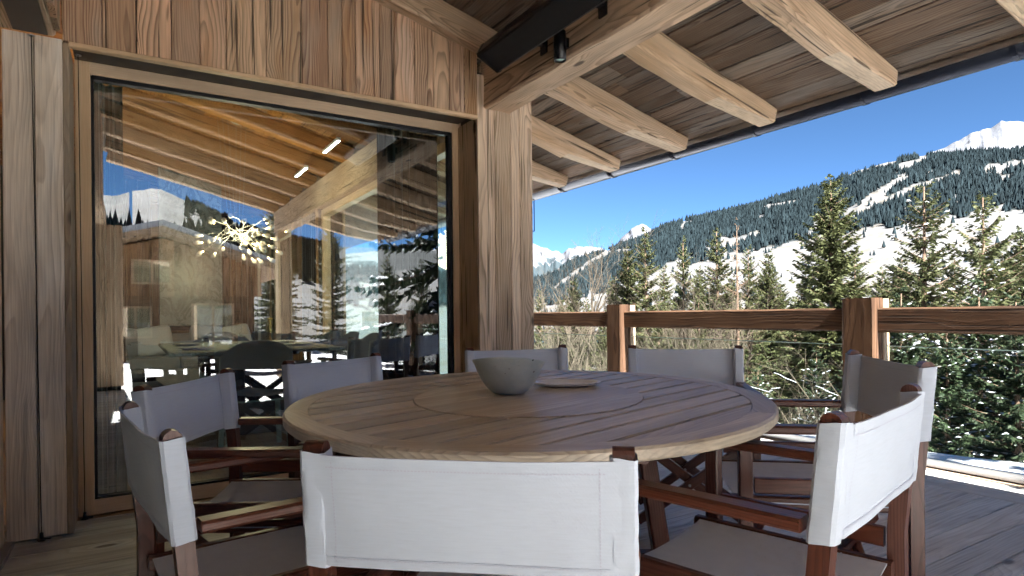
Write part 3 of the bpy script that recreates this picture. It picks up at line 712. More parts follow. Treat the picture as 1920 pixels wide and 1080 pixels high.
# ------------------------------------------------------------------ landscape
def az_of(px): return 31.66+math.degrees(math.atan((px-960)/1160))
def el_of(px, py): return math.degrees(math.atan((588.6-.0105*(px-960)-py)/1160*math.cos(math.atan((px-960)/1160))))
def fbm(x, y, oct=4, seed=0.):
    """cheap value noise on arrays, -1..1"""
    def vn(x, y):
        xi = np.floor(x); yi = np.floor(y); fx = x-xi; fy = y-yi; fx = fx*fx*(3-2*fx); fy = fy*fy*(3-2*fy)
        def h(a, b):
            v = np.sin(a*127.1+b*311.7+seed*17.3)*43758.5453; return v-np.floor(v)
        return (h(xi, yi)*(1-fx)+h(xi+1, yi)*fx)*(1-fy)+(h(xi, yi+1)*(1-fx)+h(xi+1, yi+1)*fx)*fy
    v = 0; a = .5; f = 1
    for o in range(oct): v = v+a*(vn(x*f+o*13.7, y*f+o*7.1)*2-1); a *= .5; f *= 2.03
    return v
RAZ = [-180, -179, -150, -120, -90, -60, -30, 0, 15, 25, 31, 33.7, 36, 38, 40, 43.4, 45.2, 47.6, 52.5, 57, 59, 61, 63, 65.7, 67.8, 71.5, 80, 100, 130, 155, 165, 170, 175, 178, 180]
REL = [9.9, 9.5, 9, 8, 8, 7, 5, 4, 4.2, 3.6, 3.2, 3.0, 4.2, 5.0, 5.6, 6.7, 7.5, 8.2, 9.1, 9.9, 10.3, 11.2, 11.6, 11.8, 11.6, 11.2, 10.5, 8, 6, 6, 6.2, 7.0, 9.2, 10.3, 9.9]
def ridge_el(az): return np.interp(az, RAZ, REL)
def z_near(x, y):
    d = np.maximum(x-5.47+.012*(y-2.3)**2*(np.abs(y-2.3) < 12), y-16.5); d = np.maximum(d, 0)
    z = -.13-6.2*(1-np.exp(-d/6.5))-.045*d
    return z+np.where(d > 0, 1, .0)*fbm(x*.35, y*.35, 3)*.5*np.minimum(d/3, 1)+fbm(x*.8, y*.8, 2, 3.)*.02
def terr(x, y):
    x = np.asarray(x, float); y = np.asarray(y, float); r = np.hypot(x, y); az = np.degrees(np.arctan2(x, y))
    rr = 1900+fbm(az*.11, az*0+2., 3)*260
    R0 = np.where(np.abs(az) > 110, 160., 420.)
    zn = np.maximum(z_near(x, y), -34.)
    zn = np.where(r > 250, np.maximum(zn, -34), zn)
    zr_ = rr*np.tan(np.radians(ridge_el(az)))
    t = np.clip((r-R0)/(rr-R0), 0, 1); b = np.clip((r-rr)/900., 0, 1)
    prof = t**1.12+.06*np.sin(t*math.pi)*fbm(x*.0022, y*.0022, 4, 5.)
    z = zn*(1-np.minimum(t*3, 1))+np.where(np.abs(az) > 110, -.2, -34.)*np.minimum(t*3, 1)*(1-t)+zr_*prof-b*400
    z = z+fbm(x*.025, y*.025, 3, 7.)*3.2*np.clip((r-250)/300, 0, 1)+fbm(x*.006, y*.006, 4, 2.)*18*np.clip((r-300)/700, 0, 1)*np.clip(1-np.abs(t-.55)*1.3, .15, 1)*(1-b)
    return z
CLEAR = [([(1590, 412), (1660, 377), (1720, 352), (1797, 326)], 6), ([(1600, 398), (1655, 362), (1695, 335)], 9), ([(1695, 312), (1737, 300)], 7), ([(1742, 331), (1752, 322)], 5),
         ([(1862, 320), (1925, 306)], 9), ([(1885, 337), (1905, 330)], 6), ([(1798, 382), (1812, 377)], 4), ([(1436, 390), (1502, 377)], 4), ([(1040, 545), (1090, 507), (1142, 474)], 7), ([(1015, 520), (1060, 500)], 6),
         ([(1596, 324), (1640, 308), (1674, 300)], 10), ([(1330, 470), (1420, 440)], 6), ([(1700, 395), (1760, 385)], 5), ([(1540, 410), (1600, 396)], 5)]
CLEAR = [([(az_of(a), el_of(a, b_)) for a, b_ in P], w_*.0415) for P, w_ in CLEAR]
def forest_mask(az, el):
    eb = np.interp(az, [-180, -30, 0, 20, 33, 38, 41, 45, 49, 55, 60, 65, 70, 80, 110, 168, 174, 180], [4, 3, 1, .8, .6, 1.6, 2.4, 3.8, 4.6, 5.6, 6.3, 6.9, 7.2, 6.9, 4, 3, 5.5, 6])
    n = fbm(az*.9, el*1.6, 3, 9.)
    m = (el > eb+n*.7).astype(float)
    m *= (fbm(az*.55+40, el*1.1+7, 3, 4.) > -.42)
    for P, w_ in CLEAR:
        for (a0, e0), (a1, e1) in zip(P[:-1], P[1:]):
            dx, dy = a1-a0, e1-e0; tt = np.clip(((az-a0)*dx+(el-e0)*dy)/(dx*dx+dy*dy+1e-9), 0, 1)
            m *= np.hypot(az-a0-tt*dx, el-e0-tt*dy) > w_*(1+n*.8)
    m *= np.where(np.abs(az) > 168, (el < 6.2+n) | (az < 176) & (fbm(az*3, el*3, 2, 8.) > .1), 1)
    return m
# snow shading material
m, t = new_mat('snow_ground'); g = NT(t)
at = g.n('ShaderNodeAttribute', attribute_name='forest').outputs['Fac']; tc = g.n('ShaderNodeTexCoord').outputs['Object']
n1 = g.noise(tc, .05, 5, .6); n2 = g.noise(tc, .6, 4, .6)
col = g.mix(g.smooth(n1, .35, .7), (.16, .16, .16), (.20, .20, .20))
bare = g.math('MULTIPLY', g.smooth(g.math('ADD', n1, g.math('MULTIPLY', n2, .35)), .62, .80), .7)
col = g.mix(bare, col, (.13, .11, .08))
col = g.mix(g.math('MULTIPLY', at, .96), col, (.016, .024, .025))
g.bsdf(col, .8, .15, g.math('ADD', n2, g.math('MULTIPLY', g.noise(tc, 9., 3, .6), .06)), .25, .15); M['snowground'] = m
m, t = new_mat('near_snow'); g = NT(t); tc = g.n('ShaderNodeTexCoord').outputs['Object']
g.bsdf(g.mix(g.smooth(g.noise(tc, 1.5, 4, .6), .3, .7), (.74, .75, .77), (.82, .82, .83)), .6, .25, g.math('ADD', g.noise(tc, 2.5, 4, .6), g.math('MULTIPLY', g.noise(tc, 60., 3, .6), .06)), .4, .06); M['snow'] = m

azs = np.unique(np.concatenate([np.arange(-180, 0, 1.), np.arange(0, 28, .5), np.arange(28, 76, .16), np.arange(76, 165, 1.), np.arange(165, 180.01, .4)]))
rs = np.concatenate([np.geomspace(5, 300, 46), np.linspace(330, 2300, 84), [2500, 2800, 3200]])
A, RRr = np.meshgrid(azs, rs); X = RRr*np.sin(np.radians(A)); Yy = RRr*np.cos(np.radians(A)); Z = terr(X, Yy)
Z = np.where((RRr < 14) & (X < 11), Z-.35, Z)
EL = np.degrees(np.arctan2(Z-1.02, RRr)); FM = forest_mask(A, EL)*(RRr > 500)
na, nr = len(azs), len(rs)
V = np.stack([X, Yy, Z], -1).reshape(-1, 3); idx = np.arange(nr*na).reshape(nr, na)
Fq = np.stack([idx[:-1, :-1], idx[1:, :-1], idx[1:, 1:], idx[:-1, 1:]], -1).reshape(-1, 4)[:, ::-1]
def np_mesh(name, V, F, mat, smooth=True, mats=None, fm=None):
    me = bpy.data.meshes.new(name); k = F.shape[1]
    me.vertices.add(len(V)); me.vertices.foreach_set('co', np.asarray(V, np.float32).ravel())
    me.loops.add(F.size); me.loops.foreach_set('vertex_index', F.astype(np.int32).ravel())
    me.polygons.add(len(F)); me.polygons.foreach_set('loop_start', np.arange(0, F.size, k, dtype=np.int32))
    for q in (mats or [mat]): me.materials.append(q)
    if fm is not None: me.polygons.foreach_set('material_index', fm.astype(np.int32))
    me.update(calc_edges=True); me.validate()
    me.polygons.foreach_set('use_smooth', np.full(len(me.polygons), smooth)); return me
me = np_mesh('terrain', V, Fq, None, mats=[M['snowground'], M['snow']], fm=(np.repeat(rs[:-1], na-1) < 110).astype(int))
a_ = me.attributes.new('forest', 'FLOAT', 'POINT'); a_.data.foreach_set('value', FM.ravel().astype(np.float32))
tag(link('terrain', me), kind='structure')
# snow bank beyond the railing
xs_ = np.arange(4.42, 14, .13); ys_ = np.arange(-9, 13.5, .16); Xb, Yb = np.meshgrid(xs_, ys_); Zb = z_near(Xb, Yb)+.02+fbm(Xb*1.3, Yb*1.3, 3, 6.)*.035
Zb = np.where(Xb < 4.6, -.11, Zb); Vb = np.stack([Xb, Yb, Zb], -1).reshape(-1, 3); ib = np.arange(Xb.size).reshape(Xb.shape)
Fb = np.stack([ib[:-1, :-1], ib[:-1, 1:], ib[1:, 1:], ib[1:, :-1]], -1).reshape(-1, 4)
tag(link('snow_bank', np_mesh('snow_bank', Vb, Fb, M['snow'])), kind='structure')
xs_ = np.linspace(-.55, 4.5, 60); ys_ = np.linspace(-7.3, -2.75, 52); Xb, Yb = np.meshgrid(xs_, ys_)  # snow layer behind the viewer, added to bounce sunlight under the roof
ed_ = np.clip(np.minimum.reduce([(Xb+.55)/.3, (4.5-Xb)/.3, (-2.75-Yb)/.45]), 0, 1); Zb = -.004+(.11+fbm(Xb*1.4, Yb*1.4, 3, 16.)*.04)*ed_**.6
ib = np.arange(Xb.size).reshape(Xb.shape); Fb = np.stack([ib[:-1, :-1], ib[:-1, 1:], ib[1:, 1:], ib[1:, :-1]], -1).reshape(-1, 4)
tag(link('bounce_snow', np_mesh('bounce_snow', np.stack([Xb, Yb, Zb], -1).reshape(-1, 3), Fb, M['snow'])), kind='structure')
# far snow mountains
FAZ = [-180, -178, -172, -150, -90, -40, -10, 5, 15, 24, 30, 33.7, 35, 36.3, 37, 38.6, 39.8, 40.6, 41.3, 42.2, 43.1, 43.7, 44.3, 45.2, 46.5, 50, 58, 62, 65, 65.9, 66.6, 67.4, 68.4, 69.2, 70.2, 71.3, 73, 78, 90, 120, 170, 180]
FEL = [7, 7, 7, 6, 6, 6, 5, 6.4, 5.4, 6.4, 6.9, 6.5, 6.0, 5.5, 6.0, 6.15, 5.9, 5.7, 6.3, 7.2, 7.85, 7.95, 7.6, 7.1, 6.0, 6, 7, 9, 11.5, 12.0, 12.05, 12.4, 12.9, 12.95, 13.35, 13.1, 12.2, 10, 7, 6, 6, 7]
fa = np.concatenate([np.arange(-180, 28, 2.), np.arange(28, 76, .12), np.arange(76, 180.1, 2.)]); fr_ = np.linspace(0, 1, 40)
A, T_ = np.meshgrid(fa, fr_); r_ = 4200+T_*3600; el_t = np.interp(A, FAZ, FEL)+fbm(A*2.2, A*0, 4, 1.)*.16
zt = 6600*np.tan(np.radians(el_t)); tp = T_/.667
Zf = np.where(tp < 1, -50+(zt+50)*np.clip(tp, 0, 1)**1.1, zt-(tp-1)*1500)
Zf = Zf+(fbm(A*1.6, T_*7, 5, 3.)*130+np.abs(fbm(A*3.5, T_*12, 4, 6.))*90)*np.clip(tp, 0, 1)*np.clip(np.abs(1-tp)*4, 0, 1)
Vf = np.stack([r_*np.sin(np.radians(A)), r_*np.cos(np.radians(A)), Zf], -1).reshape(-1, 3); i_ = np.arange(A.size).reshape(A.shape)
Ff = np.stack([i_[:-1, :-1], i_[1:, :-1], i_[1:, 1:], i_[:-1, 1:]], -1).reshape(-1, 4)[:, ::-1]
m, t = new_mat('alpine_snow'); g = NT(t); tc = g.n('ShaderNodeTexCoord').outputs['Object']; ge = g.n('ShaderNodeNewGeometry')
sp = g.n('ShaderNodeSeparateXYZ'); g.lk(ge.outputs['Normal'], sp.inputs[0]); n1 = g.noise(tc, .004, 6, .65); pz_ = g.n('ShaderNodeSeparateXYZ'); g.lk(tc, pz_.inputs[0])
rock = g.smooth(g.math('ADD', sp.outputs[2], g.math('MULTIPLY', g.math('SUBTRACT', n1, .5), 1.1)), .52, .66, 1., 0.)
wood_ = g.math('MULTIPLY', g.smooth(g.math('ADD', pz_.outputs[2], g.math('MULTIPLY', g.math('SUBTRACT', n1, .5), 900.)), 480., 560., 1., 0.), .9)
c_ = g.mix(rock, (.19, .195, .21), (.04, .04, .042)); c_ = g.mix(wood_, c_, (.03, .048, .055))
g.bsdf(c_, .8, .1, n1, .5, 30.); M['alp'] = m
o = link('mountains', np_mesh('mountains', Vf, Ff, M['alp'])); tag(o, kind='structure')

# far forest: one cone a tree
rg = np.random.default_rng(4)
m, t = new_mat('far_conifers'); g = NT(t); ge = g.n('ShaderNodeNewGeometry')
hs = g.n('ShaderNodeHueSaturation'); hs.inputs['Color'].default_value = (.015, .023, .026, 1); g.lk(g.math('ADD', .6, g.math('MULTIPLY', ge.outputs['Random Per Island'], 1.1)), hs.inputs['Value'])
g.bsdf(hs.outputs[0], .9, .05); M['farwood'] = m
def scatter(n, a0, a1, r0, r1, hmin, hmax, maskfn):
    a = rg.uniform(a0, a1, n); r = np.sqrt(rg.uniform(r0**2, r1**2, n)); x = r*np.sin(np.radians(a)); y = r*np.cos(np.radians(a)); z = terr(x, y)
    el = np.degrees(np.arctan2(z-1.02, r)); k = maskfn(a, el, r) > 0; return np.stack([x[k], y[k], z[k]], -1), rg.uniform(hmin, hmax, k.sum())
fm_ = lambda a, e, r: forest_mask(a, e)*(e < ridge_el(a)+.6)
sp_ = lambda a, e, r: (fbm(a*2.1, e*2.6, 3, 12.) > .20)*(rg.random(len(a)) < .6)
parts_ = [scatter(9000, 30, 76, 850, 2150, 12, 20, fm_), scatter(85000, 30, 76, 850, 2150, 5, 12, fm_), scatter(14000, 76, 112, 850, 2150, 9, 19, fm_), scatter(6000, -6, 30, 700, 2150, 14, 26, fm_), scatter(7000, 164, 184, 500, 2150, 14, 24, fm_), scatter(9000, 30, 76, 430, 1700, 5, 13, sp_), scatter(1200, 30, 60, 120, 430, 4, 11, lambda a, e, r: rg.random(len(a)) < .45)]
P_ = np.concatenate([q[0] for q in parts_]); Hh = np.concatenate([q[1] for q in parts_]); nT = len(P_); ns = 6
ang = np.linspace(0, 2*np.pi, ns, endpoint=False); rad = Hh*rg.uniform(.16, .26, nT)
base = np.stack([P_[:, None, 0]+rad[:, None]*np.cos(ang)*rg.uniform(.75, 1.2, (nT, ns)), P_[:, None, 1]+rad[:, None]*np.sin(ang)*rg.uniform(.75, 1.2, (nT, ns)), P_[:, None, 2]+Hh[:, None]*rg.uniform(.02, .18, (nT, ns))], -1)
top = np.stack([P_[:, 0], P_[:, 1], P_[:, 2]+Hh], -1)[:, None]
Vt = np.concatenate([base, top], 1).reshape(-1, 3); o0 = (np.arange(nT)*(ns+1))[:, None]
Ft = np.stack([np.stack([o0[:, 0]+i, o0[:, 0]+(i+1) % ns, o0[:, 0]+ns], -1) for i in range(ns)], 1).reshape(-1, 3)
o = link('far_forest', np_mesh('far_forest', Vt, Ft, M['farwood'], False)); tag(o, 'dark conifer forest covering the far hillsides', 'forest', kind='stuff')

# ------------------------------------------------------------------ trees near the terrace
def needle_mat(name, a, b, tr=.15):
    m, t = new_mat(name); g = NT(t); ge = g.n('ShaderNodeNewGeometry'); oi = g.n('ShaderNodeObjectInfo').outputs['Random']
    tc = g.n('ShaderNodeTexCoord').outputs['Object']; n1 = g.noise(tc, 1.2, 3, .6)
    f = g.math('ADD', g.math('MULTIPLY', ge.outputs['Random Per Island'], .55), g.math('MULTIPLY', n1, .5), clamp=True)
    col = g.mix(f, a, b)
    hs = g.n('ShaderNodeHueSaturation'); g.lk(col, hs.inputs['Color']); g.lk(g.math('ADD', .8, g.math('MULTIPLY', oi, .4)), hs.inputs['Value'])
    p = g.n('ShaderNodeBsdfPrincipled'); g.lk(hs.outputs[0], p.inputs['Base Color']); p.inputs['Roughness'].default_value = .65; p.inputs['Specular IOR Level'].default_value = .25
    tl = g.n('ShaderNodeBsdfTranslucent'); g.lk(hs.outputs[0], tl.inputs[0]); mx = g.n('ShaderNodeMixShader'); mx.inputs[0].default_value = tr
    g.lk(p.outputs[0], mx.inputs[1]); g.lk(tl.outputs[0], mx.inputs[2]); o = g.n('ShaderNodeOutputMaterial'); g.lk(mx.outputs[0], o.inputs[0]); return m
M['needle'] = needle_mat('olive_needles', (.026, .038, .014), (.105, .11, .042))
M['needled'] = needle_mat('dark_needles', (.014, .028, .014), (.045, .062, .026))
M['larch'] = needle_mat('brown_larch_twigs', (.13, .085, .05), (.24, .16, .10))
M['bark'] = plain('conifer_bark', (.17, .115, .08), .9, .1, 0, 6, .35, .6, 20, .02)
M['twig'] = plain('bare_twigs', (.105, .085, .062), .85, .1, 0, 5, .3)
M['branchsnow'] = plain('branch_snow', (.62, .64, .67), .7, .2, 0, 4, .05)
def spruce_mesh(seed, H=10., RB=2.1, nw=30, per=6, dens=11., droop=.25, sparse=0., snow=0., twl=.32, tww=.055):
    g_ = np.random.default_rng(seed); Q = []; S = []; br = MB(); pz0 = .03
    for i in range(nw):
        t_ = pz0+(.985-pz0)*(i/(nw-1))**.92; z = H*t_; L0 = RB*(1-t_)**.8*(.35+.65*min(1, t_/.12+.45))+.10
        nb = per if t_ < .9 else 4
        for k in range(nb):
            if g_.random() < sparse*.5: continue
            a = 2*math.pi*(k/nb)+g_.uniform(-.45, .45)+i*.7; L = L0*g_.uniform(.62, 1.12); zb = z+g_.uniform(-1.2, 1.2)*H/nw
            up0 = .75*t_-.12-droop*(1-t_)+g_.uniform(-.1, .1)
            m_ = max(4, int(L*dens)); ss = (np.arange(m_)+.5)/m_
            hx = L*ss; hz = zb+L*(up0*ss-.28*droop*2*ss**2*(1-t_)+.18*ss**3)
            ca, sa = math.cos(a), math.sin(a)
            bp = [(0, 0, zb)]+[(hx[q]*ca, hx[q]*sa, hz[q]) for q in (m_//3, 2*m_//3, m_-1)]
            if L > .45: br.tube(bp, [.012+.012*L, .008+.006*L, .007, .003], 3, caps=False)
            C = np.stack([hx*ca, hx*sa, hz], -1)
            for sd in (-1, 1, 0):
                keep = g_.random(m_) > sparse*(.55 if sd else .3); c = C[keep]; s_ = ss[keep]; n = len(c)
                if n == 0: continue
                l_ = twl*(1.15-.75*s_)*g_.uniform(.55, 1.25, n)*(.45+.55*min(1, L/1.2))
                if sd: ta = a+sd*g_.uniform(.55, 1.15, n); dz_ = g_.uniform(-.55, .05, n)
                else: ta = a+g_.uniform(-.4, .4, n); dz_ = g_.uniform(-.9, .5, n)
                d = np.stack([np.cos(ta), np.sin(ta), dz_], -1); d /= np.linalg.norm(d, axis=1)[:, None]
                w_ = np.cross(d, g_.normal(0, 1, (n, 3))); w_ /= np.linalg.norm(w_, axis=1)[:, None]+1e-9
                w_ *= (tww*g_.uniform(.6, 1.3, n))[:, None]
                p1 = c+d*l_[:, None]; pm = c+d*(l_*.42)[:, None]
                Q.append(np.stack([c, pm-w_, p1, pm+w_], 1))
            if snow and t_ < .93:
                keep = g_.random(m_) < snow*(.25+.75*(fbm(np.array([a*2.]), np.array([z*1.3]), 2, seed*1.)[0] > -.05)); c = C[keep]; n = len(c)
                if n:
                    tv = np.array([ca, sa, up0*.5]); sv = np.array([-sa, ca, 0.]); ls = g_.uniform(.05, .13, n)[:, None]; wsn = g_.uniform(.03, .10, n)[:, None]; o_ = np.array([0, 0, .03])
                    c = c+sv*g_.uniform(-.16, .16, n)[:, None]*min(1, L)
                    S.append(np.stack([c-tv*ls+o_, c-sv*wsn+o_*.6, c+tv*ls+o_, c+sv*wsn+o_*.6], 1))
    Q = np.concatenate(Q); nq = len(Q)
    cm = np_mesh('crown', Q.reshape(-1, 3), np.arange(nq*4).reshape(-1, 4), M['needle'], False)
    tk = MB(); tk.tube([(0, 0, -.6), (0, 0, H*.25), (.02, .01, H*.6), (0, 0, H*.99)], [.021*H, .015*H, .008*H, .0015*H], 9); tk.add(br.v, br.f)
    tm = mesh('trunk', tk.v, tk.f, M['bark'], True)
    sm = None
    if S:
        S = np.concatenate(S); top_ = S.copy(); n = len(S); ctr = S.mean(1, keepdims=True)+np.array([0, 0, .035]); VV = np.concatenate([S, ctr], 1).reshape(-1, 3); o0 = np.arange(n)*5
        FF = np.stack([np.stack([o0+i, o0+(i+1) % 4, o0+4], -1) for i in range(4)], 1).reshape(-1, 3)
        sm = np_mesh('branch_snow', VV, FF, M['branchsnow'], True)
    return cm, tm, sm
def variant(me, mat):
    c = me.copy(); c.materials.clear(); c.materials.append(mat); return c
SPR = {'dense': spruce_mesh(1, nw=62, per=7, dens=19., RB=2.35, twl=.34, tww=.034, droop=.3), 'mid': spruce_mesh(2, nw=48, per=6, dens=17., RB=2.0, sparse=.12, twl=.31, tww=.032), 'sparse': spruce_mesh(3, nw=48, per=6, dens=17., RB=2.7, sparse=.14, droop=.38, twl=.30, tww=.03, snow=.04),
       'sparse2': spruce_mesh(8, nw=46, per=6, dens=17., RB=2.9, sparse=.16, droop=.34, twl=.30, tww=.03, snow=.05), 'dark': spruce_mesh(4, nw=36, per=8, dens=17., RB=2.6, droop=.3, snow=.2, twl=.34, tww=.036), 'larch': spruce_mesh(5, nw=26, per=4, dens=9., RB=1.5, sparse=.75, twl=.2, tww=.02)}
SPR['dark'] = (variant(SPR['dark'][0], M['needled']), SPR['dark'][1], SPR['dark'][2]); SPR['larch'] = (variant(SPR['larch'][0], M['larch']), SPR['larch'][1], None)
def tree_at(kind, px, pytop, dist, wf, label, rot=0., name='spruce_tree', xy=None, H=None):
    if xy is None:
        a = R(az_of(px)); x, y = dist*math.sin(a), dist*math.cos(a)
    else: x, y = xy
    zb = float(terr(x, y)); h = H or (1.02+dist*math.tan(R(el_of(px, pytop)))-zb); s = h/10
    e = empty(name, (x, y, zb), rot, label, 'tree', 'conifers below the terrace'); e.scale = (s*wf, s*wf, s)
    cm, tm, sm = SPR[kind]; link('crown', cm, e); link('trunk', tm, e)
    if sm: tag(link('branch_snow', sm, e), kind='stuff')
    return e
TREES = [('dense', 1560, 333, 27, 1.05, 'big dense olive-green spruce directly above the near railing post'), ('sparse', 1735, 343, 23, 1.0, 'thin see-through spruce with a tufted top, right of the biggest spruce'),
    ('sparse2', 1845, 363, 20, .95, 'loose yellowish spruce nearest the right edge of the picture'), ('mid', 1345, 430, 36, 1.0, 'pointed spruce standing halfway between the two railing posts'),
    ('mid', 1211, 428, 33, .95, 'tall narrow spruce just right of the far railing post'), ('dense', 1178, 466, 35, 1.0, 'shorter spruce leaning on the tall one by the far railing post'),
    ('mid', 1282, 447, 38, .8, 'slim dark spruce behind the bare thicket'), ('mid', 1404, 464, 40, .9, 'small spruce beside the bare brown larch'), ('dense', 1442, 473, 44, .9, 'small distant spruce left of the biggest spruce'),
    ('dense', 1076, 525, 36, 1.0, 'little green spruce between the bare trees left of the far post'), ('larch', 1383, 418, 34, .7, 'bare brown larch with a thin straight trunk'),
    ('dark', 1690, 545, 15, 1.0, 'snow-dusted dark fir right behind the near railing post'), ('dark', 1775, 585, 12.5, 1.0, 'snow-laden dark fir seen below the right handrail'), ('dark', 1835, 530, 16, 1.05, 'tall snow-laden dark fir under the loose yellowish spruce'),
    ('dark', 1905, 560, 12.5, 1.1, 'dark snowy fir at the right edge behind the glass panel'), ('dark', 1985, 520, 14, 1.1, 'dark snowy fir cut off by the right picture edge'), ('mid', 1630, 560, 30, 1.2, 'olive spruce low behind the near railing post'),
    ('dark', 1610, 640, 18, 1.1, 'low dark fir behind the back of the right-hand chair'), ('mid', 1490, 560, 30, 1.1, 'olive spruce low between thicket and biggest spruce'), ('mid', 1310, 560, 28, 1.0, 'low olive spruce behind the back right chair'),
    ('mid', 1235, 575, 27, 1.0, 'low spruce at the foot of the bare thicket'), ('dark', 1420, 690, 19, 1.2, 'low snowy fir seen through the middle glass panel'), ('dense', 1130, 610, 30, 1.1, 'bushy young spruce seen under the far handrail'), ('dark', 1530, 660, 21, 1.1, 'low dark fir with snow under the middle handrail')]
for i, (k, px, pt, d, wf, lab) in enumerate(TREES):
    tree_at(k, px, pt, d, wf, lab, i*1.3, 'larch_tree' if k == 'larch' else ('fir_tree' if k == 'dark' else 'spruce_tree'))
for i, (x, y, h) in enumerate([(5.75, -3.6, 15.), (9.2, -2.2, 9.), (10.5, -6., 11.)]):
    tree_at('dark', 0, 0, 0, .62, ['dark fir beside the terrace casting its shade on the snow bank', 'dark fir further down the bank behind the viewer', 'tallest dark fir behind the viewer to the right'][i], i, 'fir_tree', (x, y), h)

for i, (px, pt, d) in enumerate([(1012, 545, 48), (1052, 560, 44), (1150, 522, 50), (1246, 500, 55), (1312, 502, 52), (1372, 520, 50), (1425, 518, 56), (1464, 530, 54), (1512, 505, 50), (1604, 470, 48), (1655, 505, 44), (1692, 480, 46), (1790, 480, 40), (1880, 470, 38), (1915, 430, 34), (1100, 560, 50), (1190, 560, 46), (1275, 560, 44), (1335, 565, 42)]):
    tree_at('dense' if i % 3 else 'mid', px, pt, d, 1.0+.15*(i % 2), 'second-row spruce '+['touching the corner post', 'just left of the little green spruce', 'behind the far railing post', 'between the tall narrow spruce and the slim dark one', 'right of the slim dark spruce', 'left of the bare brown larch', 'right of the bare brown larch', 'left of the biggest spruce, low', 'at the left flank of the biggest spruce', 'at the right flank of the biggest spruce', 'above the near railing post', 'left of the tufted thin spruce', 'between the two loose spruces at the right', 'right of the loose yellowish spruce', 'tallest at the right picture edge', 'right of the little green spruce', 'low behind the shorter leaning spruce', 'low behind the slim dark spruce', 'low under the pointed spruce'][i], i*.9)
for i, (x, y, h) in enumerate([(5.2, -19., 7.), (8.5, -23., 9.), (12., -20., 8.), (7., -30., 9.), (14., -30., 10.)]):  # spruces added out of view to darken the bright snow mirrored in the glass
    tree_at('mid', 0, 0, 0, 1., 'spruce added behind the viewer to darken the reflection, '+['nearest the neighbouring chalet', 'second from the neighbouring chalet', 'standing alone to the right of the chalet', 'furthest back beside the chalet', 'furthest back on the right'][i], i, 'spruce_tree', (x, y), h)
for i, (k, x, y, h) in enumerate([('dark', 14., 2.2, 7.), ('dense', 24., 5., 12.), ('mid', 30., 1., 12.), ('dark', 16., -1.5, 8.), ('sparse', 26., -5., 12.), ('dense', 34., -9., 13.)]):
    tree_at(k, 0, 0, 0, 1.05, 'conifer past the right picture edge, '+['nearest the railing', 'dense and olive', 'slim and far down the slope', 'dark and snowy', 'loose and tall', 'furthest along the slope'][i], i*1.7, 'fir_tree' if k == 'dark' else 'spruce_tree', (x, y), h)
def bare_mesh(seed, H=8., stems=1, spread=.5, levels=5, r0=.07, snow=False):
    g_ = random.Random(seed); mb = MB(); sn = MB()
    def grow(p, d, L, r_, lv):
        pts = [p]; q = p.copy(); dd = d.copy(); n = 4
        for k in range(n):
            dd = (dd+Vector((g_.gauss(0, .13), g_.gauss(0, .13), g_.gauss(.03, .1)))).normalized(); q = q+dd*(L/n); pts.append(q.copy())
        mb.tube(pts, [r_*(1-.42*k/n) for k in range(n+1)], 5 if lv < 2 else 3, caps=False)
        if snow and lv in (1, 2, 3) and abs(dd.z) < .5 and g_.random() < .3:
            sn.tube([v+Vector((0, 0, r_*.7)) for v in pts], [max(r_*.7, .006)]*(n+1), 4)
        if lv >= levels: return
        nb = g_.randint(3, 4) if lv else g_.randint(6, 8)
        for b in range(nb):
            k = g_.uniform(.25 if lv == 0 else .15, 1.); i0 = min(int(k*n), n-1); s = pts[i0].lerp(pts[i0+1], k*n-i0)
            ax = Vector((g_.gauss(0, 1), g_.gauss(0, 1), g_.gauss(0, .4))); ax = (ax-dd*ax.dot(dd)).normalized()
            nd = (dd*(1-spread*.7)+ax*spread*g_.uniform(.7, 1.3)+Vector((0, 0, .14))).normalized()
            grow(s, nd, L*g_.uniform(.42, .66)*(1-.3*k if lv == 0 else 1), r_*.52*(1-.25*k), lv+1)
    for s_ in range(stems):
        a = 6.28*s_/stems; d = Vector((math.cos(a)*.22*(stems > 1), math.sin(a)*.22*(stems > 1), 1)).normalized()
        grow(Vector((math.cos(a)*.2, math.sin(a)*.2, -.3)), d, H*g_.uniform(.7, .85), r0*g_.uniform(.7, 1.1), 0)
    return mesh('branches', mb.v, mb.f, M['twig']), (mesh('branch_snow', sn.v, sn.f, M['branchsnow'], True) if sn.v else None)
BARE = [bare_mesh(1), bare_mesh(2, stems=2), bare_mesh(3, 6., 5, .42, 4, .035), bare_mesh(4, 5., 4, .75, 4, .04, True)]
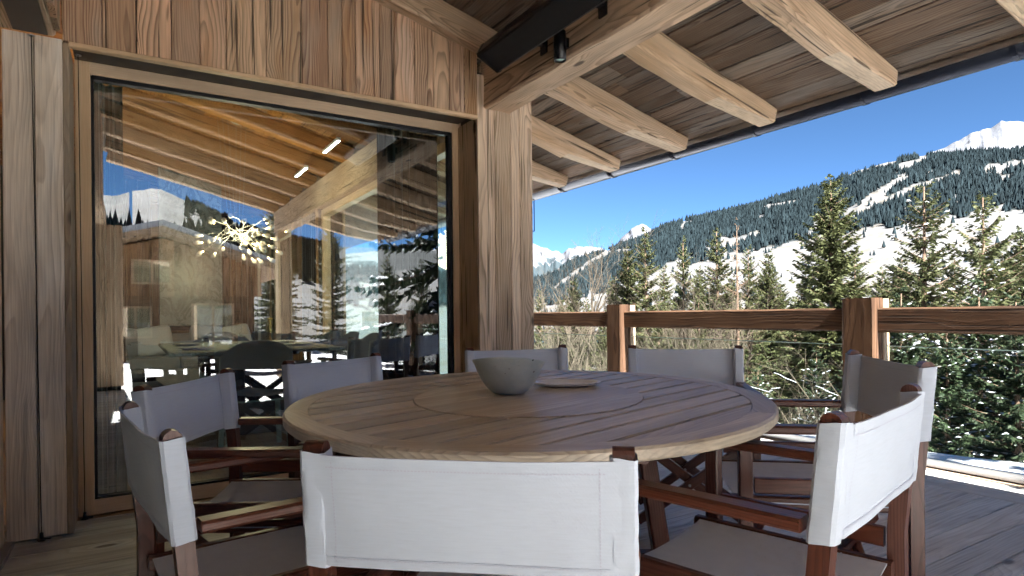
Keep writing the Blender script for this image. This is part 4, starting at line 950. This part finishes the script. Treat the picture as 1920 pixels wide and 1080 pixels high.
for i, (k, px, pt, d, lab) in enumerate([(0, 1033, 480, 32, 'bare tree rising just right of the corner post'), (1, 1122, 478, 34, 'bare forked tree left of the far railing post'), (2, 1258, 520, 24, 'leafless many-stemmed thicket between the railing posts'),
        (2, 1300, 545, 26, 'leafless thin-stemmed bush beside the slim dark spruce'), (3, 1475, 665, 16, 'snowy bare branches reaching over the middle glass panel'), (2, 1095, 610, 22, 'pale leafless bush behind the far glass panel'), (2, 1165, 640, 24, 'pale leafless shrub right of the far railing post'),
        (3, 1550, 690, 17, 'snow-lined bare shrub left of the near railing post'), (1, 1385, 560, 28, 'bare greyish tree below the larch'), (1, 1022, 560, 26, 'small bare tree close to the corner post')]):
    a = R(az_of(px)); x, y = d*math.sin(a), d*math.cos(a); zb = float(terr(x, y)); h = 1.02+d*math.tan(R(el_of(px, pt)))-zb
    e = empty('bare_tree' if k < 2 else 'bare_shrub', (x, y, zb), i*2.1, lab, 'tree' if k < 2 else 'shrub', 'leafless trees and shrubs'); s = h/[8.2, 8.2, 6.2, 5.][k]*1.0; e.scale = (s*.9, s*.9, s)
    link('branches', BARE[k][0], e)
    if BARE[k][1]: tag(link('branch_snow', BARE[k][1], e), kind='stuff')

# ------------------------------------------------------------------ the room behind the glass
M['oak'] = wood('oak_floor', (.42, .28, .17), (.25, .15, .085), (.35, .26, .18), .3, freq=70, ring=.6, knots=.3, var=.3, crack=.1, bump=.1, rough=.4, spec=.4)
M['inwall'] = wood('inner_boards', (.50, .30, .16), (.2, .1, .05), (.4, .3, .22), .3, freq=60, ring=.8, knots=.6, var=.5)
M['navy'] = plain('navy_upholstery', (.022, .035, .07), .75, .3, 0, 12, .2, .2, 200, .002, .3)
M['tealleg'] = plain('pale_leg_lacquer', (.38, .48, .46), .4)
m, t = new_mat('veined_marble'); g = NT(t); tc = g.n('ShaderNodeTexCoord').outputs['Object']
v_ = g.math('ABSOLUTE', g.math('SUBTRACT', g.noise(g.vmath('MULTIPLY', tc, (1.2, 1.2, .9)), 3.2, 7, .68, 1.2), .5))
g.bsdf(g.mix(g.smooth(v_, .0, .06), (.20, .22, .21), (.40, .42, .40)), .25, .5); M['marble'] = m
M['curtaing'] = plain('bottle_green_velvet', (.022, .05, .045), .8, .2, 0, 20, .2, .1, 200, .002, .5)
M['curtainb'] = plain('dark_brown_curtain', (.035, .027, .022), .9, .1, 0, 20, .25, .1, 200, .002, .3)
M['sofa'] = plain('pale_grey_linen', (.34, .345, .35), .85, .2, 0, 14, .1, .3, 160, .003, .3)
M['white'] = plain('white_lacquer', (.75, .75, .74), .35)
M['brass'] = plain('brass', (.65, .45, .18), .25, .5, 1.)
M['bulb'] = emis('lit_bulbs', (1., .55, .22), 6.)
M['led'] = emis('linear_led', (1., .9, .78), 5.)
M['shade'] = plain('blown_shades', (.60, .56, .52), .2, .5)
M['clear'] = glass('thin_clear_glass', (.96, .98, .98), .10)
fl = MB(); fl.box((-.75, 8.9, -.08), (5.6, 10.0, .12)); fl = tag(fl.build('room_floor', M['oak']), kind='structure')
for k in range(28):
    x = -3.5+.2*k
    board('plank', (x+.1, 3.95, -.008), (x+.1, 13.85, -.008), .197, .02, (0, 0, 1), M['oak'], fl, .002)
rw = MB(); rw.box((-.75, 13.95, 1.7), (5.7, .12, 3.6)); rw.box((-3.6, 8.9, 1.9), (.12, 10.0, 4.0)); rw = rw.build('room_walls', M['plaster']); tag(rw, kind='structure')
for k in range(26):
    xx = -3.5+.215*k
    board('board', (xx+.1, 13.875, .02), (xx+.1, 13.875, 3.2), .21, .025, (0, -1, 0), M['inwall'], rw, .003)
x = 2.0; r3_ = random.Random(12)
while x > -3.5:
    wd = r3_.uniform(.14, .2); x0 = x-wd; cuts = [3.70, 7.2+r3_.uniform(-1, 1), 10.6+r3_.uniform(-1, 1), 13.9]
    for a, b_ in zip(cuts[:-1], cuts[1:]): ceil_plank(x0, x, a, b_, M['ceilin'])
    x = x0
for i in range(3, 16):
    yc = 1.945+.8*i
    put(timber('rafter', (-3.5, yc, zr(-3.5)+HR/2), (2.09, yc, zr(2.09)+HR/2), .142, HR, (math.sin(SL), 0, cs), M['ceilin'], roof, .005, i+50, 8), roof)
# windows in the long side wall
sw_ = empty('room_side_wall', (2.15, 9, 0), 0, 'inner side wall of wooden posts seen through the big window', 'wall')
for a, b_ in ((7.95, 9.35), (11.05, 11.3), (12.95, 13.85)):
    n = max(1, round((b_-a)/.18)); st = (b_-a)/n
    for k in range(n):
        put(board('board', (2.02, a+st*(k+.5), .01), (2.02, a+st*(k+.5), 2.38), st-.004, .03, (-1, 0, 0), M['inwall'], sw_, .003), sw_)
        put(board('outer_board', (2.367, a+st*(k+.5), .01), (2.367, a+st*(k+.5), 2.6), st-.004, .026, (1, 0, 0), M['post'], sw_, .003), sw_)
    mb = MB(); mb.box((2.19, (a+b_)/2, 1.3), (.30, b_-a-.01, 2.58)); put(mb.build('core', M['soffit'], sw_), sw_)
for i, (a, b_, lab) in enumerate(((4.12, 7.95, 'nearer side window of the room, mountains showing through it'), (9.35, 11.05, 'narrow side window further back in the room'), (11.3, 12.95, 'farthest side window at the end of the room'))):
    e = empty('side_window', (2.12, (a+b_)/2, 0), 0, lab, 'window', 'side windows of the room')
    for yy in (a+.04, b_-.04): put(board('stile', (2.12, yy, .004), (2.12, yy, 2.36), .08, .09, (-1, 0, 0), M['frame'], e, .004), e)
    for zz in (.045, 2.32): put(board('rail', (2.12, a+.08, zz), (2.12, b_-.08, zz), .085, .09, (-1, 0, 0), M['frame'], e, .004), e)
    mb = MB(); mb.box((2.13, (a+b_)/2, 1.18), (.012, b_-a-.17, 2.2)); put(mb.build('glass_pane', M['clear'], e), e)
# curtains
def curtain(name, p0, p1, z0, z1, mat, label, folds=9, amp=.03):
    V = []; F = []; n = folds*8; d = (Vector(p1)-Vector(p0)); L = d.length; d.normalize(); nv = Vector((-d.y, d.x, 0)); nz = 10
    for j in range(nz+1):
        v = j/nz; z = z0+(z1-z0)*v
        for i in range(n+1):
            u = i/n; a = amp*(1.15-.35*v)*(math.sin(u*folds*2*math.pi+.5*math.sin(u*9))+.3*math.sin(u*folds*4.3*math.pi+1))
            p = Vector(p0)+d*(L*u+.3*amp*math.sin(u*folds*4*math.pi))+nv*a; V.append((p.x, p.y, z))
    for j in range(nz):
        for i in range(n): F.append((j*(n+1)+i, j*(n+1)+i+1, (j+1)*(n+1)+i+1, (j+1)*(n+1)+i))
    me = mesh(name, V, F, mat, True); o = link(name, me); md = o.modifiers.new('t', 'SOLIDIFY'); md.thickness = .006; return tag(o, label, 'curtain', 'curtains of the room')
curtain('curtain', (-.17, 4.13, 0), (-.03, 4.17, 0), .03, 2.33, M['curtaing'], 'bottle green velvet curtain at the left edge of the big window', 3, .035)
curtain('curtain', (1.47, 4.13, 0), (1.93, 4.17, 0), .03, 2.33, M['curtainb'], 'dark brown curtain drawn aside at the right end of the big window', 8, .03)
curtain('curtain', (-1.9, 9.6, 0), (.25, 9.9, 0), .03, 2.9, M['curtainb'], 'wide brown curtain deep in the room on the left', 16, .05)
curtain('curtain', (1.15, 10.6, 0), (1.75, 10.6, 0), .03, 2.6, M['curtainb'], 'brown curtain right of the grey chimney', 7, .04)
curtain('curtain', (2.0, 7.95, 0), (2.0, 8.6, 0), .03, 2.33, M['curtainb'], 'dark curtain between the side windows', 7, .03)
# chimney breast with fire slot
cb = empty('chimney_breast', (.75, 10.15, 0), 0, 'grey marble chimney panel hanging above the fire slot', 'chimney')
mb = MB(); mb.box((0, 0, 2.05), (.80, .4, 2.3)); mb.build('panel', M['marble'], cb)
mb = MB(); mb.box((0, -.02, .865), (.72, .42, .06)); mb.build('fire_slot', M['black'], cb)
mb = MB(); mb.box((0, .05, .3), (1.7, .5, .56)); mb.build('hearth', M['stone'], cb)
# sofa
sf = empty('sofa', (.55, 9.45, 0), 0, 'pale grey sofa with cushions deep in the room', 'sofa')
def soft(name, c, d, mat, parent, r=.05, rot=None):
    mb = MB(); n = 6; V = []; F = []
    bm = bmesh.new(); bmesh.ops.create_cube(bm, size=1.); bmesh.ops.scale(bm, vec=d, verts=bm.verts); bmesh.ops.bevel(bm, geom=bm.edges[:], offset=min(r, min(d)*.45), segments=3, affect='EDGES', profile=.6)
    me = bpy.data.meshes.new(name); bm.to_mesh(me); bm.free(); me.materials.append(mat); me.polygons.foreach_set('use_smooth', [True]*len(me.polygons))
    return link(name, me, parent, Matrix.Translation(c) @ (rot.to_4x4() if rot else Matrix()))
soft('base', (0, 0, .22), (1.9, .85, .28), M['sofa'], sf); soft('backrest', (0, .38, .55), (1.9, .2, .5), M['sofa'], sf)
for s_ in (-1, 1): soft('arm', (s_*.95, 0, .38), (.2, .85, .55), M['sofa'], sf); soft('seat_cushion', (s_*.43, -.04, .43), (.84, .7, .16), M['sofa'], sf)
for i, (x, a) in enumerate(((-.65, 12), (-.28, -8), (.35, 6), (.72, -10))):
    c = soft('cushion', (x+.55, 9.45+.2, .70), (.44, .16, .40), M['white'] if i % 2 else M['sofa'], None, .08, Matrix.Rotation(R(a), 3, 'Y') @ Matrix.Rotation(R(-18), 3, 'X'))
    tag(c, ['grey linen cushion at the left end of the sofa', 'white cushion second from the left on the sofa', 'grey linen cushion third from the left on the sofa', 'white cushion at the right end of the sofa'][i], 'cushion', 'cushions on the sofa')
# dining table
dt = empty('dining_table', (.92, 6.4, 0), 0, 'pale marble dining table set for a meal inside the room', 'table')
soft('top', (0, 0, .735), (1.35, 2.1, .03), M['marble'], dt, .01)
for yy in (-.6, .6): soft('pedestal', (0, yy, .36), (.5, .12, .72), M['stone'], dt, .02)
# dining chairs
def dchair():
    e = bpy.data.objects.new('dining_chair', None); COL.objects.link(e)
    soft('seat', (0, 0, .45), (.48, .48, .10), M['navy'], e, .04)
    V = []; F = []; n = 14                                     # curved shell back
    for j in range(5):
        z = .46+.38*j/4
        for i in range(n+1):
            a = math.pi*(i/n)*1.0; V.append((-.25*math.cos(a)*(1+.04*j/4), -.10-.16*math.sin(a)-.03*j/4, z-(.12*(abs(math.cos(a))**3) if j == 4 else 0)))
    for j in range(4):
        for i in range(n): F.append((j*(n+1)+i, j*(n+1)+i+1, (j+1)*(n+1)+i+1, (j+1)*(n+1)+i))
    o = link('backrest', mesh('backrest', V, F, M['navy'], True), e); md = o.modifiers.new('t', 'SOLIDIFY'); md.thickness = .045
    for sx in (-1, 1):
        for sy in (-1, 1): board('leg', (sx*.215, sy*.20, 0), (sx*.20, sy*.185, .41), .035, .035, (0, 1, 0), M['tealleg'], e, .004)
    mb = MB(); mb.box((0, 0, .405), (.46, .45, .025)); mb.build('seat_frame', M['tealleg'], e)
    return e
dc = dchair()
for i, (x, y, a, lab) in enumerate(((.80, 5.05, 0, 'navy dining chair with its back to the window'), (-.02, 5.6, -85, 'dark dining armchair nearest the green curtain'), (-.05, 6.5, -90, 'navy dining chair on the far left of the marble table'), (1.82, 5.95, 90, 'navy dining chair on the right of the marble table, nearest the window'), (1.82, 6.65, 90, 'middle navy dining chair on the right of the marble table'), (1.80, 7.3, 95, 'navy dining chair furthest back on the right of the marble table'), (.9, 7.75, 180, 'navy dining chair at the far head of the marble table'))):
    o = dc if i == 0 else copy_tree(dc); o.location = (x, y, .004); o.rotation_euler = (0, 0, R(a)); tag(o, lab, 'chair', 'navy dining chairs')
# tableware
def lathe_thing(name, prof, loc, mat, label, cat, group, n=20):
    mb = MB(); mb.lathe(prof, n); o = mb.build(name, mat, None, True); o.location = loc; return tag(o, label, cat, group)
wg = [(.034, 0), (.033, .002), (.006, .005), (.004, .09), (.02, .10), (.042, .13), (.046, .165), (.036, .215), (.0345, .215), (.044, .165), (.040, .132), (.018, .103), (0, .10)]
for (x, y, lab) in ((.62, 5.75, 'wine glass on the marble table, left of the pair'), (.80, 5.95, 'wine glass on the marble table, right of the pair')): lathe_thing('wine_glass', wg, (x, y, .752), M['clear'], lab, 'glass', 'wine glasses')
tg = [(.032, 0), (.036, .09), (.034, .09), (.031, .006), (0, .006)]
for (x, y, lab) in ((.52, 5.62, 'ribbed tumbler in front of the left wine glass'), (.74, 5.72, 'tumbler beside the right wine glass'), (1.2, 5.9, 'tumbler towards the right side of the marble table')): lathe_thing('tumbler', tg, (x, y, .752), M['clear'], lab, 'glass', 'tumblers')
pg = [(0, 0), (.08, 0), (.13, .016), (.132, .018), (.12, .014), (.08, .006), (0, .006)]
for (x, y, mt, lab) in ((.45, 5.75, 'stone', 'dark plate at the left front of the marble table'), (1.33, 5.95, 'white', 'white plate at the right front of the marble table'), (.45, 6.6, 'stone', 'dark plate further back on the left of the marble table'), (1.33, 6.65, 'white', 'white plate further back on the right')): lathe_thing('plate', pg, (x, y, .752), M[mt], lab, 'plate', 'plates', 28)
o = lathe_thing('candle_holder', [(.05, 0), (.05, .006), (.012, .012), (.011, .24), (.03, .25), (.03, .256), (0, .256)], (1.12, 6.15, .752), M['brass'], 'slim brass candle holder on the marble table', 'candle holder', None)
# sideboard and vase
sb = empty('sideboard', (-.42, 5.55, 0), 0, 'low wooden sideboard beside the green curtain', 'sideboard'); soft('body', (0, 0, .27), (.5, .45, .5), M['oak'], sb, .01); soft('top', (0, 0, .535), (.54, .5, .025), M['stone'], sb, .006)
lathe_thing('vase', [(0, 0), (.05, 0), (.085, .06), (.095, .13), (.07, .20), (.035, .235), (.04, .26), (.034, .26), (.03, .235), (0, .2)], (-.22, 5.5, .55), M['white'], 'round white vase left behind the green curtain', 'vase', None, 24)
# chandelier
cd = empty('chandelier', (.92, 6.75, 1.85), 0, 'branching chandelier with many small lit glass bulbs', 'chandelier')
rc = random.Random(21); stm = MB(); nb_ = 0
for k in range(46):
    a = rc.uniform(0, 6.28); ph = rc.uniform(-.9, .55); L = rc.uniform(.16, .40); d = Vector((math.cos(a)*math.cos(ph), math.sin(a)*math.cos(ph), math.sin(ph)*.75)); c0 = Vector((rc.gauss(0, .06), rc.gauss(0, .06), rc.gauss(0, .04))); tip = c0+d*L
    stm.tube([c0, c0.lerp(tip, .5)+Vector((0, 0, .02)), tip], .0022, 4)
    mb = MB(); mb.lathe([(0, -.004), (.008, 0), (.024, .03), (.022, .055), (.008, .07), (0, .071)], 10, fn=lambda v, a_, dd=d: dd.to_track_quat('Z', 'Y') @ v)
    o = mb.build('bulb_shade', M['shade'], cd, True, mw=Matrix.Translation(tip))
    mb = MB(); mb.lathe([(0, -.009), (.008, -.004), (.009, .003), (0, .009)], 8); mb.build('bulb', M['bulb'], o, True, mw=Matrix.Translation(-d*.006))
stm.build('stems', M['steel'], cd)
for i, (dx, dy) in enumerate(((-.12, .1), (.1, .35))):
    zc_ = ceil_z(.92+dx)-1.85
    mb = MB(); mb.lathe([(0, -.03), (.10, -.03), (.11, -.02), (.11, 0), (0, 0)], 28, 0, (dx, dy, zc_-.02)); mb.build('ceiling_rose', M['white'], cd, True)
    mb = MB()
    for q in (-.05, .0, .05): mb.tube([(dx+q, dy, zc_-.04), (dx*.3+q*.6, dy*.2, .04)], .0016, 4)
    mb.build('cable', M['steel'], cd)
pl = bpy.data.lights.new('chandelier_light', 'POINT'); pl.energy = 12; pl.color = (1., .72, .42); pl.shadow_soft_size = .25
po_ = bpy.data.objects.new('chandelier_light', pl); COL.objects.link(po_); po_.parent = cd; po_.location = (0, 0, -.05)
# linear ceiling lamps
for i, (x, y, L, lab) in enumerate(((1.75, 7.6, .55, 'slim white linear lamp under the inner rafters, the farther one'), (1.75, 6.3, .55, 'slim white linear lamp under the inner rafters, the nearer one'), (-.35, 5.3, .4, 'short white ceiling lamp near the green curtain'))):
    e = empty('linear_lamp', (x, y, zr(x)-.03), 0, lab, 'lamp', 'linear lamps'); mb = MB(); mb.box((0, 0, 0), (.035, L, .03)); mb.build('housing', M['white'], e)
    mb = MB(); mb.box((0, 0, -.0165), (.028, L-.02, .003)); mb.build('diffuser', M['led'], e)
    mb = MB(); mb.box((0, -.2, .03), (.012, .012, .04)); mb.box((0, .2, .03), (.012, .012, .04)); mb.build('hanger', M['steel'], e)

# ------------------------------------------------------------------ neighbouring chalet behind the viewer (seen mirrored in the glass)
nc = empty('neighbour_chalet', (-.2, -11, -.2), 0, 'neighbouring timber chalet with a snowy gable roof, mirrored in the big window', 'house'); nc.scale = (.76, .76, .76)
mb = MB(); mb.box((0, -3, 1.2), (8.4, 6, 2.4)); mb.build('lower_wall', M['inwall'], nc)
mb = MB(); mb.prism([(-4.4, 2.4), (4.4, 2.4), (4.4, 3.35), (1.2, 4.35), (-4.4, 2.9)], -5.9, .12, 'y'); mb.build('upper_wall', M['inwall'], nc)
for k in range(40):
    xx = -4.35+.22*k; zt = 2.9+(xx+4.4)/5.6*1.45 if xx < 1.2 else 4.35-(xx-1.2)/3.2
    board('board', (xx+.1, .135, 2.35), (xx+.1, .135, zt), .215, .025, (0, 1, 0), M['inwall'], nc, .003)
mb = MB()
mb.prism([(-5.4, 2.72), (1.2, 4.42), (5.3, 3.12), (5.3, 3.32), (1.2, 4.64), (-5.4, 2.92)], -6.6, 1.3, 'y'); ro = mb.build('roof', M['beam'], nc)
mb = MB(); mb.prism([(-5.4, 2.93), (1.2, 4.65), (5.3, 3.33), (5.25, 3.5), (1.2, 4.85), (-5.3, 3.12)], -6.55, 1.25, 'y'); mb.build('roof_snow', M['branchsnow'], ro)
for xx, ww, z0, z1 in ((-2.6, 1.3, .9, 2.0), (.4, 1.0, .9, 2.0), (2.8, 1.4, .2, 2.1), (0.9, 1.2, 2.75, 3.6)):
    mb = MB(); mb.box((xx, .14 if z0 > 2.5 else .01, (z0+z1)/2), (ww, .06, z1-z0)); wi = mb.build('window', M['frame'], nc)
    for q in (-1, 1): mb = MB(); mb.box((xx+q*ww*.235, .17 if z0 > 2.5 else .04, (z0+z1)/2), (ww*.41, .02, z1-z0-.14)); mb.build('pane', M['glass'], wi)
